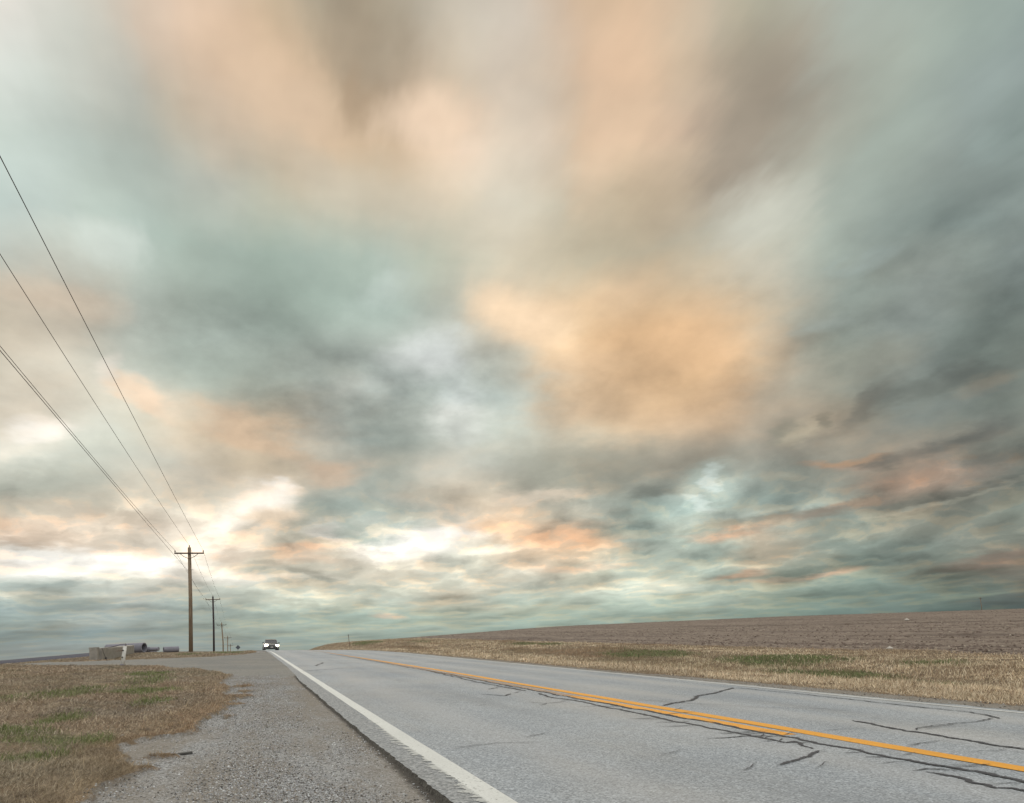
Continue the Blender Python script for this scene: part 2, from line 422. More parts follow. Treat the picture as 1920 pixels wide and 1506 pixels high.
for k, (nm, mt) in enumerate([('ground', 'turf'), ('grass_verge', 'turf'), ('gravel_shoulder', 'gravel'), ('driveway', 'drive'), ('ploughed_field', 'field')]):
    F = Q[cat == k]; u, inv = np.unique(F, return_inverse=True)
    o = np_mesh(nm, G[u], inv.reshape(F.shape), M[mt], attrs={'green': greenv[u], 'turf': turfv[u]}, smooth=True)
    tag(o, kind='structure')

# far dark ridge on the left
hx = np.linspace(-260, -20, 60); hy = np.linspace(300, 520, 24)
HX, HY = np.meshgrid(hx, hy, indexing='ij')
sky_e = np.interp(HX / HY, [-.62, -.50, -.285, -.13, -.115, -.095, -.05], [-.010, -.006, .0022, .0095, .0090, -.004, -.03])
bump_ = np.exp(-((HY - 400) / 60) ** 2)
HZ = -16 + (sky_e * HY + 16) * bump_ + (fbm(HX * .05, HY * .05, 3) - .5) * .5
I = np.arange(60 * 24).reshape(60, 24); F = np.stack([I[:-1, :-1], I[1:, :-1], I[1:, 1:], I[:-1, 1:]], -1).reshape(-1, 4)
tag(np_mesh('hills', np.column_stack([HX.ravel(), HY.ravel(), HZ.ravel()]), F, M['ridge'], smooth=True), kind='structure')

# ------------------------------------------------------------------ the highway
ry = np.array(steps(-40., 0, 2., 0, 0)[:-1] + steps(0., 30, .06, .006, 0) + steps(30.3, 420, .5, .012, 0))
ry = np.unique(ry)
U = np.array([0, .01, .02, .05, .1, .2, .35, .5, .65, .8, .9, .96, .99, 1.])
jl = (fbm(ry * 3, ry * 0 + 4, 3) - .5) * .03 + (fbm(ry * 26, ry * 0 + 9, 2) - .5) * .022
jr = (fbm(ry * 3, ry * 0 + 14, 3) - .5) * .16
le = road_left(ry) + jl; re = road_right(ry) + jr
RX = le[:, None] * (1 - U) + re[:, None] * U; RY = np.repeat(ry[:, None], len(U), 1)
RZ = ground_z(np.minimum(RX, 9.19), RY)
RZ = RZ + (fbm(RX * 2, RY * .8, 3) - .5) * .008
V = [np.column_stack([RX.ravel(), RY.ravel(), RZ.ravel()])]
nr, nc = RX.shape
I = np.arange(nr * nc).reshape(nr, nc)
F = [np.stack([I[:-1, :-1], I[:-1, 1:], I[1:, 1:], I[1:, :-1]], -1).reshape(-1, 4)]
road = np_mesh('road', V[0], F[0], M['asphalt'], smooth=True); tag(road, kind='structure')
# broken vertical lips along both sides
for nm, ex, sgn in (('left', le, -1), ('right', re, 1)):
    z0 = ground_z(np.minimum(ex, 9.19), ry) - .0005
    a = np.column_stack([ex, ry, z0]); c_ = np.column_stack([ex + sgn * (.030 + .03 * fbm(ry * 19, ry * 0, 2)), ry, z0 - .10])
    Vv = np.vstack([a, c_]); i = np.arange(nr - 1)
    Ff = np.stack([i, i + 1, i + 1 + nr, i + nr], -1)
    np_mesh('pavement_edge', Vv, Ff, M['edge_tar'], parent=road)

def road_z(x, y): return ground_z(np.minimum(x, 9.19), y) + (fbm(np.asarray(x, float) * 2, np.asarray(y, float) * .8, 3) - .5) * .008
def stripe(name, x_of, w, y0, y1, m, lift=.004, label=None, wl=None):
    y = ry[(ry >= y0) & (ry <= y1)]
    yy = np.unique(np.concatenate([[y0], y, [y1]]))
    c = x_of(yy) + bend(yy); wl_ = w / 2 if wl is None else wl
    cols = np.linspace(-wl_, w / 2, 5)
    XX = c[:, None] + cols; YY = np.repeat(yy[:, None], 5, 1)
    ZZ = ground_z(np.minimum(XX, 9.19), YY) + (fbm(XX * 2, YY * .8, 3) - .5) * .008 + lift
    I = np.arange(XX.size).reshape(XX.shape)
    F = np.stack([I[:-1, :-1], I[:-1, 1:], I[1:, 1:], I[1:, :-1]], -1).reshape(-1, 4)
    o = np_mesh(name, np.column_stack([XX.ravel(), YY.ravel(), ZZ.ravel()]), F, m, parent=road)
    if label: o['label'] = label
    return o
stripe('edge_line', lambda y: 1.215 + 0 * y, .13, -40, 300, M['white'], label='white edge line with paint spilt over the crumbled lip', wl=.19)
stripe('edge_line', lambda y: 8.24 + .014 * np.clip(y, 0, 45), .11, -40, 300, M['white2'], label='thin white line along the far side of the highway')
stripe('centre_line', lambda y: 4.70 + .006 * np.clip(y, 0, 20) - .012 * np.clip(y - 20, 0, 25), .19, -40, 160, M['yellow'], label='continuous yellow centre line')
stripe('centre_line', lambda y: 4.435 + .004 * y, .19, 5.55, 34, M['yellow2'], label='bright yellow centre line that ends partway')

CRACKS = {   # (width, lift, points along the pavement)
 'a': (.045, [(3.96,45.3),(4.2,41.2),(4.35,36.7),(4.36,31.7),(4.38,26.5),(4.42,21.8),(4.50,19.4),(4.45,16.7),(4.42,14.6),(4.37,13.0),(4.38,12.1),(4.37,11.0),(4.36,10.2),(4.38,8.0),(4.36,6.5),(4.35,5.72),(4.34,5.5),(4.33,5.0),(4.33,4.7),(4.31,4.3),(4.31,3.9),(4.32,3.5),(4.33,2.5),(4.3,-3)]),
 'b': (.040, [(4.21,11.1),(4.10,10.0),(4.18,9.67),(4.15,8.55),(4.15,8.11),(4.13,7.51),(4.09,6.89),(4.12,6.52),(4.13,6.01),(4.10,5.58),(4.12,5.39),(4.10,5.15),(4.21,5.21),(4.11,4.95),(4.08,4.78)]),
 'c': (.030, [(4.06,4.61),(4.05,4.67),(3.77,4.47),(3.49,4.34),(3.27,4.21)]),
 'd': (.042, [(4.05,3.75),(4.08,3.66),(4.11,3.54),(4.02,3.37),(3.99,3.24),(4.03,3.2),(4.06,3.11),(4.0,2.4)]),
 'e': (.012, [(4.02,4.09),(4.13,4.1),(4.26,4.08)]),
 'f': (.048, [(4.87,8.46),(5.22,8.76),(5.71,9.05),(6.21,9.69),(6.59,10.02),(7.13,10.46),(7.48,10.74),(7.92,11.17)]),
 'f2': (.035, [(7.92,11.17),(7.95,10.31),(7.96,9.31),(7.9,8.39),(7.84,7.6),(7.83,7.05),(7.8,6.5),(7.58,6.08),(7.45,5.89)]),
 'f3': (.016, [(7.92,11.17),(8.05,14.5),(8.1,18)]),
 'g': (.022, [(7.49,5.99),(7.14,5.83),(6.83,5.79),(6.47,5.66),(6.24,5.64),(5.98,5.55),(5.8,5.43)]),
 'h': (.045, [(5.88,6.33),(5.75,5.77),(5.69,5.3),(5.62,4.87),(5.57,4.57),(5.6,4.25),(5.55,3.0)]),
 'i': (.013, [(4.88,4.68),(5.09,4.74),(5.39,4.81)]), 'j': (.010, [(4.94,5.69),(5.22,5.72),(5.49,5.72)]),
 'k': (.018, [(4.40,5.55),(4.56,5.65),(4.65,5.66)]), 'l': (.012, [(4.43,4.29),(4.66,4.38)]),
 'm': (.010, [(2.91,4.15),(2.98,4.16),(3.09,4.23),(3.17,4.32),(3.23,4.36)]), 'n': (.011, [(2.17,6.13),(2.35,6.26),(2.54,6.39)]),
 'o': (.016, [(3.45,9.55),(3.63,9.23),(3.42,8.97)]), 'p': (.016, [(3.63,9.23),(4.07,9.52)]), 'q': (.02, [(3.83,11.21),(4.11,11.5)]),
 'r': (.045, [(4.43,19.88),(4.30,16.8),(4.18,13.98),(4.17,12.78),(4.18,12.3),(4.2,11.6)]), 's': (.03, [(3.75,12.17),(4.13,12.64)]),
 't': (.035, [(3.32,11.15),(3.54,10.73),(3.8,11.1)]), 'u': (.05, [(1.23,20.63),(1.71,21.37),(2.51,22.3)]),
 'v': (.06, [(1.84,24.61),(2.1,26.2),(2.45,28.16)]), 'w': (.012, [(1.4,5.7),(1.9,5.9),(2.3,5.75)]), 'x': (.014, [(5.0,9.4),(5.9,7.9),(6.6,7.4)]),
}
V = []; F = []; RIM = []
rg = np.random.default_rng(5)
for q in range(46):            # short side cracks off the long seams
    k_ = 'a' if rg.random() < .6 else 'b'
    P = np.array(CRACKS[k_][1]); i = rg.integers(3, len(P) - 2); s_ = rg.random(); x0, y0 = P[i] * (1 - s_) + P[i + 1] * s_
    sx = -1 if rg.random() < .7 else 1; ln = rg.uniform(.08, .38) * (1 + y0 / 20); an = rg.uniform(-.5, 1.1)
    CRACKS['%s_%d' % (k_, q)] = (rg.uniform(.010, .026), [(x0, y0), (x0 + sx * ln * .5, y0 + ln * .5 * math.sin(an)), (x0 + sx * ln, y0 + ln * math.sin(an) * rg.uniform(.3, 1.4))])
for q in range(26):            # hairlines elsewhere
    x0, y0 = rg.uniform(1.5, 8.1), 4 * math.exp(rg.uniform(0, 1.6)); ln = rg.uniform(.15, .6) * (1 + y0 / 25); an = rg.normal(0, .5)
    CRACKS['z_%d' % q] = (rg.uniform(.006, .012), [(x0, y0), (x0 + ln * .4, y0 + ln * .4 * math.sin(an)), (x0 + ln, y0 + ln * math.sin(an + rg.normal(0, .4)))])
for key, (w, pts) in CRACKS.items():
    P = np.array(pts, float); d = np.r_[0, np.cumsum(np.hypot(*np.diff(P, axis=0).T))]
    far_ = max(P[:, 1].mean(), 4); st = max(.03, .004 * far_)
    t = np.arange(0, d[-1], st); x = np.interp(t, d, P[:, 0]); y = np.interp(t, d, P[:, 1])
    j = w * 1.1
    x = x + (fbm(t * 3 + ord(key[0]) * 7, t * 0, 4) - .5) * 2.2 * j + (fbm(t * 13 + 3, t * 0 + len(V), 3) - .5) * min(.05, w * 1.2)
    y = y + (fbm(t * 3 + 50, t * 0 + ord(key[0]), 4) - .5) * 2.2 * j + (fbm(t * 13 + 33, t * 0 + len(V), 3) - .5) * min(.05, w * 1.2)
    if len(t) < 3: continue
    tx = np.gradient(x); ty = np.gradient(y); L_ = np.hypot(tx, ty) + 1e-9; nxx, nyy = -ty / L_, tx / L_
    ww = w * .68 * (.45 + 1.1 * fbm(t * 9, t * 0 + 3, 3)) * np.clip(np.minimum(t, d[-1] - t) / .2 + .25, 0, 1)
    S = np.stack([np.column_stack([x + nxx * ww, y + nyy * ww]), np.column_stack([x, y]), np.column_stack([x - nxx * ww, y - nyy * ww])], 1).reshape(-1, 2)
    zz = road_z(S[:, 0], S[:, 1]) + .0065 + .0002 * (len(V) % 9)
    base = sum(len(q) for q in V); V.append(np.column_stack([S, zz])); RIM.append(np.tile([1., 0., 1.], len(t)))
    i = np.arange(len(t) - 1) * 3 + base
    F.append(np.stack([i, i + 1, i + 4, i + 3], -1)); F.append(np.stack([i + 1, i + 2, i + 5, i + 4], -1))
o = np_mesh('crack_seal', np.vstack(V), np.vstack(F), M['tar'], attrs={'rim': np.concatenate(RIM)}, parent=road)
o['label'] = 'dark sealed cracks wandering over the grey pavement'

# ------------------------------------------------------------------ grass blades
def blades(name, x, y, z, h, w, lean, ang, col, label, cat):
    n = len(x)
    fa = RNG.random(n) * np.pi
    wx, wy = np.cos(fa) * w / 2, np.sin(fa) * w / 2
    dx, dy = np.cos(ang) * np.sin(lean) * h, np.sin(ang) * np.sin(lean) * h
    dz = np.cos(lean) * h
    b0 = np.column_stack([x - wx, y - wy, z - .004]); b1 = np.column_stack([x + wx, y + wy, z - .004])
    mx_ = x + dx * .42; my_ = y + dy * .42; mz_ = z + dz * .62
    m0 = np.column_stack([mx_ - wx * .75, my_ - wy * .75, mz_]); m1 = np.column_stack([mx_ + wx * .75, my_ + wy * .75, mz_])
    t = np.column_stack([x + dx, y + dy, z + dz])
    V = np.stack([b0, b1, m0, m1, t], 1).reshape(-1, 3)
    b_ = np.arange(n)[:, None] * 5
    F = (b_[:, :, None] + np.array([[0, 1, 3], [0, 3, 2], [2, 3, 4]])[None]).reshape(-1, 3)
    o = np_mesh(name, V, F, M['blade'], col=np.repeat(col, 5, 0))
    return tag(o, label, cat, kind='stuff')
def polar(n, a0, a1, r0, r1):
    a = np.radians(RNG.uniform(a0, a1, n)); r = np.exp(RNG.uniform(np.log(r0), np.log(r1), n))
    return r * np.sin(a), r * np.cos(a), r
def ground_here(x, y):
    """height of the sheet under a point, hummocks included"""
    i = np.clip(np.searchsorted(xs, x) - 1, 0, nx - 2); j = np.clip(np.searchsorted(ys, y) - 1, 0, ny - 2)
    a = (x - xs[i]) / (xs[i + 1] - xs[i]); b_ = (y - ys[j]) / (ys[j + 1] - ys[j])
    Zg = Z.reshape(nx, ny)
    return Zg[i, j] * (1 - a) * (1 - b_) + Zg[i + 1, j] * a * (1 - b_) + Zg[i, j + 1] * (1 - a) * b_ + Zg[i + 1, j + 1] * a * b_
STRAW = np.array([(.27, .21, .145), (.35, .285, .20), (.17, .125, .085), (.46, .39, .28), (.24, .165, .105), (.12, .085, .06)])
GREEN = np.array([(.16, .21, .08), (.22, .26, .11), (.12, .15, .06), (.28, .30, .15)])
def straw_col(n, pal, w):
    c = pal[RNG.choice(len(pal), n, p=w)]
    return c * RNG.uniform(.75, 1.25, (n, 1))
# left verge: low, matted, mostly brown
x, y, r = polar(520000, -26, 3, 3.2, 85)
g_ = grass_amount(x, y)
keep = (g_ > .0) & (RNG.random(len(x)) < np.clip(.25 + g_ / .12, 0, 1))
bare = fbm(x * 1.7 + 5, y * .9, 4)
keep &= RNG.random(len(x)) < np.clip(1.9 - 2.2 * bare, .25, 1)
x, y, r, g_ = x[keep], y[keep], r[keep], g_[keep]; n = len(x)
gm = green_mask(x, y); isg = RNG.random(n) < np.clip(gm * .85 - .12, 0, .6)
col = straw_col(n, STRAW, [.27, .2, .2, .07, .16, .1]); tint = fbm(x * 1.1, y * .6, 4)[:, None]
fine = fbm(x * 7, y * 4, 3)[:, None]
col = (col * .82 + col.mean(1, keepdims=True) * .18) * (.66 + .92 * tint + .86 * fine)
grey = np.clip((fbm(x * .7 + 30, y * .4, 3)[:, None] - .42) * 4, 0, .55); col = col * (1 - grey) + col.mean(1, keepdims=True) * np.array([1.08, 1., .86]) * grey
front = np.clip(1 - g_ / .6, 0, 1)[:, None]
col = col * (1 - front * .5) + np.array([.40, .255, .145]) * (.5 + .9 * fine) * front * .5
olive = np.clip((fbm(x * .8 + 60, y * .35, 3)[:, None] - .46) * 4 + gm[:, None] * .6, 0, .3); col = col * (1 - olive) + np.array([.25, .235, .145]) * (.5 + fine) * olive
col[isg] = straw_col(isg.sum(), GREEN, [.35, .3, .2, .15])
tuft = fbm(x * 4.5 + 11, y * 2.6, 3)
h = RNG.uniform(.02, .085, n) * (.35 + 1.3 * tuft); h[isg] *= 1.1
lean = RNG.normal(1.22, .28, n).clip(.2, 1.5); lean[isg] *= .6
ang = RNG.normal(.4, 1.8, n)
w = np.maximum(RNG.uniform(.0014, .0034, n), .00052 * r); w = np.minimum(w, .02)
h = np.maximum(h, .0016 * r)
long_ = RNG.random(n) < .035 * np.clip(1.6 - g_, .2, 1); h[long_] = RNG.uniform(.09, .20, long_.sum()); lean[long_] = RNG.uniform(1.1, 1.5, long_.sum()); col[long_] = np.array([.52, .42, .28]) * RNG.uniform(.6, 1.1, (long_.sum(), 1))
blades('grass', x, y, ground_here(x, y), h, w, lean, ang, col, 'matted brown grass with green tufts left of the gravel', 'grass')
# right verge: tall pale straw
x, y, r = polar(620000, 2, 72, 9.4, 150)
rr = road_right(y) + .62
lim = 19.8 + .8 * (fbm(x * .3, y * .2, 3) - .5)
d_ = np.minimum(x - rr + .35 * (fbm(y * 1.3, y * 0, 3) - .5), lim - x)
keep = (d_ > 0) & (RNG.random(len(x)) < np.clip(.3 + d_ / .3, 0, 1))
x, y, r, d_ = x[keep], y[keep], r[keep], d_[keep]; n = len(x)
gm = green_mask(x, y); isg = RNG.random(n) < np.clip(gm * 1.9 - .35, 0, .9)
col = straw_col(n, np.array([(.40, .32, .215), (.50, .42, .30), (.27, .20, .13), (.60, .52, .38), (.33, .23, .14), (.17, .125, .085)]), [.27, .24, .19, .11, .11, .08])
tint = fbm(x * .9, y * .22, 4)[:, None]; fine = fbm(x * 3.2, y * 1.6, 3)[:, None]
col = (col * .88 + col.mean(1, keepdims=True) * .12) * (.46 + 1.3 * tint + .80 * fine)
rus = np.clip((fbm(x * .9 + 9, y * .10, 3)[:, None] - .45) * 5, 0, .7) * np.clip((x[:, None] - 10.6) / 1.5, 0, 1) * np.clip((y[:, None] - 8) / 20, .15, 1)
col = col * (1 - rus) + np.array([.27, .175, .11]) * (.5 + fine) * rus
ol = np.clip((fbm(x * .5 + 70, y * .15, 3)[:, None] - .5) * 5, 0, .35) * np.clip((x[:, None] - 11) / 2, 0, 1) * np.clip((18.5 - x[:, None]) / 2, 0, 1)
col = col * (1 - ol) + np.array([.20, .195, .115]) * (.5 + fine) * ol
col[isg] = straw_col(isg.sum(), np.array([(.125, .175, .07), (.19, .23, .10), (.085, .12, .05), (.26, .28, .15)]), [.35, .3, .2, .15]) * (.6 + .8 * fine[isg])
clump = fbm(x * 1.9, y * 1.1, 3)
h = RNG.uniform(.04, .17, n) * (.10 + 1.6 * clump); h = np.where(x > 16.5, h * .6, h); h[isg] *= .8
h = h * np.clip(.35 + (x - road_right(y) - .62) / .8, 0, 1)
lean = RNG.normal(.95, .38, n).clip(.05, 1.5); ang = RNG.normal(.5, 1.5, n)
w = np.maximum(RNG.uniform(.003, .006, n), .00055 * r); w = np.minimum(w, .03)
h = np.maximum(h, .0012 * r)
blades('grass', x, y, ground_here(x, y), h, w, lean, ang, col, 'tall straw coloured grass with green patches right of the highway', 'grass')

# ------------------------------------------------------------------ loose stones and clods
OCT = np.array([(1, 0, 0), (-1, 0, 0), (0, 1, 0), (0, -1, 0), (0, 0, 1), (0, 0, -1)], float)
OF = np.array([(0, 2, 4), (2, 1, 4), (1, 3, 4), (3, 0, 4), (2, 0, 5), (1, 2, 5), (3, 1, 5), (0, 3, 5)])
def lumps(name, x, y, z, s, flat, col, mt, label, cat):
    n = len(x)
    V = OCT[None] * (s[:, None, None] * RNG.uniform(.6, 1.3, (n, 6, 1)))
    a = RNG.random(n) * 6.28; ca, sa = np.cos(a)[:, None], np.sin(a)[:, None]
    X_ = V[..., 0] * ca - V[..., 1] * sa; Y_ = V[..., 0] * sa + V[..., 1] * ca; Z_ = V[..., 2] * flat
    V = np.stack([X_ + x[:, None], Y_ + y[:, None], Z_ + z[:, None]], -1).reshape(-1, 3)
    F = (np.arange(n)[:, None, None] * 6 + OF[None]).reshape(-1, 3)
    return tag(np_mesh(name, V, F, mt, col=np.repeat(col, 6, 0)), label, cat, kind='stuff')
x, y, r = polar(260000, -16, 14, 3.0, 26)
keep = (x < road_left(y) - .03) & (grass_amount(x, y) < .04) & (y < 19)
dens = fbm(x * 2.2, y * 1.0, 4); band = np.exp(-((x - .05) / .38) ** 2)
keep &= RNG.random(len(x)) < np.clip(.12 + band * .75 + (dens - .5) * 1.6, .05, 1)
x, y, r = x[keep], y[keep], r[keep]; n = len(x)
s = np.clip(RNG.gamma(3, .0010, n) + .0012, .0015, .009); s = np.maximum(s, .00030 * r)
gcol = np.array([(.42, .435, .455), (.28, .285, .29), (.10, .095, .09), (.66, .68, .70), (.26, .23, .195)])[RNG.choice(5, n, p=[.28, .25, .22, .10, .15])] * RNG.uniform(.8, 1.2, (n, 1))
lumps('gravel', x, y, ground_here(x, y) + s * .2, s, .7, gcol, M['pebble'], 'loose grey limestone chips scattered on the shoulder', 'gravel')
x, y, r = polar(26000, 20, 72, 11, 60)
keep = (x > road_right(y) + .05) & (x < road_right(y) + .8); x, y, r = x[keep], y[keep], r[keep]; n = len(x)
s = RNG.uniform(.006, .016, n)
lumps('gravel', x, y, ground_here(x, y) + s * .3, s, .7, np.array([(.42, .42, .41), (.26, .25, .23), (.14, .13, .12)])[RNG.choice(3, n)], M['pebble'], 'narrow ribbon of grey gravel beside the far edge line', 'gravel')
x, y, r = polar(120000, 3, 72, 20, 330)
keep = (x > 19.9); x, y, r = x[keep], y[keep], r[keep]; n = len(x)
row = fbm(x * .9, y * .03, 3); k2 = RNG.random(n) < np.clip((row - .35) * 3, .1, 1); x, y, r = x[k2], y[k2], r[k2]; n = len(x)
s = np.clip(RNG.gamma(2, .012, n) + .012, .015, .09); s = np.maximum(s, .00035 * r)
ccol = np.array([(.19, .15, .13), (.25, .205, .175), (.125, .095, .08), (.42, .37, .31)])[RNG.choice(4, n, p=[.38, .34, .2, .08])]
lumps('soil_clods', x, y, ground_here(x, y) + s * .2, s, .6, ccol, M['clod'], 'brown clods and stubble bits over the ploughed field', 'clods')

# ------------------------------------------------------------------ utility poles
def utility_pole(x, y, top, label, wood, group='utility poles along the left of the highway', arm=1.06, r0=.165, r1=.125, lean=0.0):
    z0 = gz(x, y)
    root = empty('utility_pole', (x, y, z0)); tag(root, label, 'utility pole', group)
    H = top - z0
    sh = MB().tube([(0, 0, -.4), (0, 0, H * .5), (lean, 0, H)], [r0, (r0 + r1) / 2, r1], 14)
    sh.build('shaft', wood, root, smooth=True)
    za = H - .50
    MB().box((lean, -r1 - .045, za), (2 * arm + .12, .09, .115)).build('crossarm', M['arm_wood'], root, bevel=.008)
    for s in (-1, 1):
        MB().tube([(lean + s * .70, -r1 - .10, za - .03), (lean + s * .40, -r1 - .10, za - .28), (lean + s * .02, -r1 - .03, za - .46)], .024, 6).build('brace', M['arm_wood'], root)
    for sx, zz in ((-arm, za + .06), (arm, za + .06), (0, H)):
        q = lean + sx; yy = -r1 - .045 if sx else 0
        MB().tube([(q, yy, zz - .01), (q, yy, zz + .05), (q, yy, zz + .055), (q, yy, zz + .10), (q, yy, zz + .105), (q, yy, zz + .16), (q, yy, zz + .19)],
                  [.02, .02, .055, .05, .038, .048, .02], 10).build('insulator', M['insulator'], root, smooth=True)
    MB().tube([(lean * .8 - r1 - .02, 0, H - 1.85), (lean * .8 + r1 + .16, 0, H - 1.85)], .018, 6).build('bolt', M['steel'], root)
    return root, z0, H
POLES = [(-5.05, 0.0, 8.75, 0.0, 'weathered wooden pole standing level with the viewer, left of the gravel', M['wood']),
         (-4.75, 66.0, 8.72, -.06, 'tallest tan wooden power pole, nearest in the line, beside the driveway', M['wood']),
         (-6.03, 132.0, 9.28, -.08, 'dark tarred power pole, second in the line', M['dark_wood']),
         (-7.0, 200.0, 7.40, -.30, 'slightly leaning third power pole beyond the crest', M['wood']),
         (-7.95, 268.0, 5.40, 0.0, 'small fourth power pole half hidden by the crest', M['wood']),
         (-8.9, 335.0, 3.40, 0.0, 'shortest, farthest power pole showing just above the crest', M['wood'])]
for x, y, t, le_, lb, wd in POLES: utility_pole(x, y, t, lb, wd, lean=le_)
# conductors: left, top, right, and the lower neutral
def wire(label, off, dz, r_=.009, first=0.0, sag=.40):
    pts = []
    for a, c_ in zip(POLES[:-1], POLES[1:]):
        A = np.array([a[0] + a[3] + off + (first if a is POLES[0] else 0), a[1] - (.17 if off and dz > -1 else 0), a[2] + dz]); C_ = np.array([c_[0] + c_[3] + off, c_[1] - (.17 if off and dz > -1 else 0), c_[2] + dz])
        for t in np.linspace(0, 1, 15)[:-1 if c_ is not POLES[-1] else None]:
            p_ = A * (1 - t) + C_ * t; p_[2] -= 4 * (sag if a is POLES[0] else .4) * t * (1 - t); pts.append(p_)
    cc = [tuple(q) for q in pts]
    o = MB().tube(cc, r_, 6).build('power_line', M['wire'])
    tag(o, label, 'power line', 'power lines strung between the poles')
wire('thin power line tied to the left end of the crossarms', -1.06, -.26, first=-.10, sag=.32)
wire('power line tied to the pole tops', 0.0, .17, sag=.28)
wire('rightmost power line, tied to the right end of the crossarms', 1.06, -.26, first=.10, sag=.14)
wire('lowest wire, fixed to the side of the pole shafts under the crossarms', -.17, -1.85, sag=.08)

fp = utility_pole(336.7, 270.0, 10.3, 'faint lone power pole on the far right skyline of the field', M['wood'], group=None, lean=-.3)[0]

# small marker post on the bank
z0 = gz(10.8, 90)
rt = empty('marker_post', (10.8, 90, z0)); tag(rt, 'short thin dark marker post on the grassy bank right of the crest', 'marker post')
MB().tube([(0, 0, -.2), (-.12, 0, 1.47 - z0)], .03, 8).build('stem', M['rust'], rt)
MB().box((-.13, -.03, 1.38 - z0), (.09, .02, .2)).build('reflector', M['steel'], rt)

# diamond warning sign seen beyond the crest
z0 = gz(-3.35, 190)
rt = empty('road_sign', (-3.35, 190, z0)); tag(rt, 'dark diamond shaped road sign on a post beyond the crest', 'road sign', None)
a45 = math.radians(45); R45 = np.array([[math.cos(a45), 0, math.sin(a45)], [0, 1, 0], [-math.sin(a45), 0, math.cos(a45)]])
MB().box((0, -.05, 1.10 - z0), (.80, .012, .80), R45).build('sign_panel', M['sign_back'], rt, bevel=.004)
MB().box((0, 0, (1.4 - z0) / 2 - .1), (.07, .05, 1.4 - z0 + .2)).build('post', M['rust'], rt)
MB().box((0, -.03, 1.1 - z0), (.5, .02, .05)).build('bracket', M['steel'], rt)

# ------------------------------------------------------------------ concrete pieces by the driveway
rt = empty('concrete_wall', (-6.75, 39, gz(-6.75, 39))); tag(rt, 'low weathered grey concrete wall beyond the driveway, with a broken end', 'concrete wall')
def loft_wall(y0, y1, x0, x1, w, zb, zt, n=10):
    mb = MB(); vs = []; fs = []
    for i in range(n):
        t = i / (n - 1); yy = y0 + (y1 - y0) * t; xx = x0 + (x1 - x0) * t
        zt_ = zt[0] + (zt[1] - zt[0]) * t + .015 * math.sin(i * 2.3)
        zb_ = zb[0] + (zb[1] - zb[0]) * t
        for dx, zz in ((0, zb_ - .2), (0.0, zt_ - .04), (-.03, zt_), (-w + .03, zt_), (-w, zt_ - .04), (-w, zb_ - .2)):
            vs.append((xx + dx + 6.75, yy - 39, zz - gz(-6.75, 39)))
    for i in range(n - 1):
        for k in range(5): fs.append((i * 6 + k, (i + 1) * 6 + k, (i + 1) * 6 + k + 1, i * 6 + k + 1))
    fs.append((0, 1, 2, 3, 4, 5)); fs.append(tuple((n - 1) * 6 + k for k in range(6))[::-1])
    return mb.add(vs, fs)
loft_wall(39.2, 52, -6.62, -7.0, .42, (-.12, .15), (.47, .72)).build('wall_panel', M['concrete'], rt)
MB().box((-.12, -.25, .26), (.34, .36, .62)).build('end_block', M['concrete'], rt, bevel=.03)
MB().box((-.13, -.22, .59), (.38, .40, .05)).build('cap', M['concrete'], rt, bevel=.015)
MB().tube([(.16, 1.1, .03), (.02, 1.1, .03)], .11, 12).build('drain_hole', M['hole'], rt)

def pipe(x0, x1, y0, y1, zc, R, label, ring=True, parent_name='concrete_pipe', mt='concrete2'):
    root = empty(parent_name, ((x0 + x1) / 2, (y0 + y1) / 2, zc - R)); tag(root, label, 'concrete pipe', 'concrete pipes lying beyond the driveway')
    c = np.array([(x0 + x1) / 2, (y0 + y1) / 2, zc - R]); A = np.array([x0, y0, zc]) - c; B_ = np.array([x1, y1, zc]) - c
    t = (B_ - A) / np.linalg.norm(B_ - A)
    mb = MB(); n = 22; vs = []; fs = []
    prof = [(A, R * .99), (A + t * .02, R), (B_ - t * .02, R), (B_, R * .985), (B_, R * .80), (B_ - t * .9, R * .78), (A + t * .9, R * .78), (A, R * .80)]
    u = np.cross(t, (0, 0, 1.)); u /= np.linalg.norm(u); w = np.cross(u, t)
    for p_, rad in prof:
        for k in range(n):
            an = 2 * math.pi * k / n; vs.append(p_ + rad * (math.cos(an) * u + math.sin(an) * w))
    m_ = len(prof)
    for i in range(m_):
        if i == 5: continue
        for k in range(n): fs.append((i * n + k, i * n + (k + 1) % n, ((i + 1) % m_) * n + (k + 1) % n, ((i + 1) % m_) * n + k))
    fs.append(tuple(range(5 * n, 6 * n)))
    fs.append(tuple(range(6 * n, 7 * n))[::-1])
    mb.add(vs, fs).build('pipe_wall', M[mt], root, smooth=False)
    if ring:
        r2 = MB(); 
        r2.tube([B_ - t * .14, B_ - t * .02], [R * 1.12, R * 1.12], n, cap=True)
        r2.build('collar', M[mt], root)
    return root
pipe(-9.4, -6.95, 57.5, 56.2, .60, .33, 'pale concrete pipe with a dark open end, behind the low wall', ring=False)
pipe(-6.95, -6.70, 57.0, 56.9, .46, .17, 'short pipe stub beside the open end of the larger pipe', ring=False)
pipe(-5.95, -5.0, 58.0, 58.3, .40, .20, 'small grey pipe lying on the grass rim left of the nearest pole', ring=False)

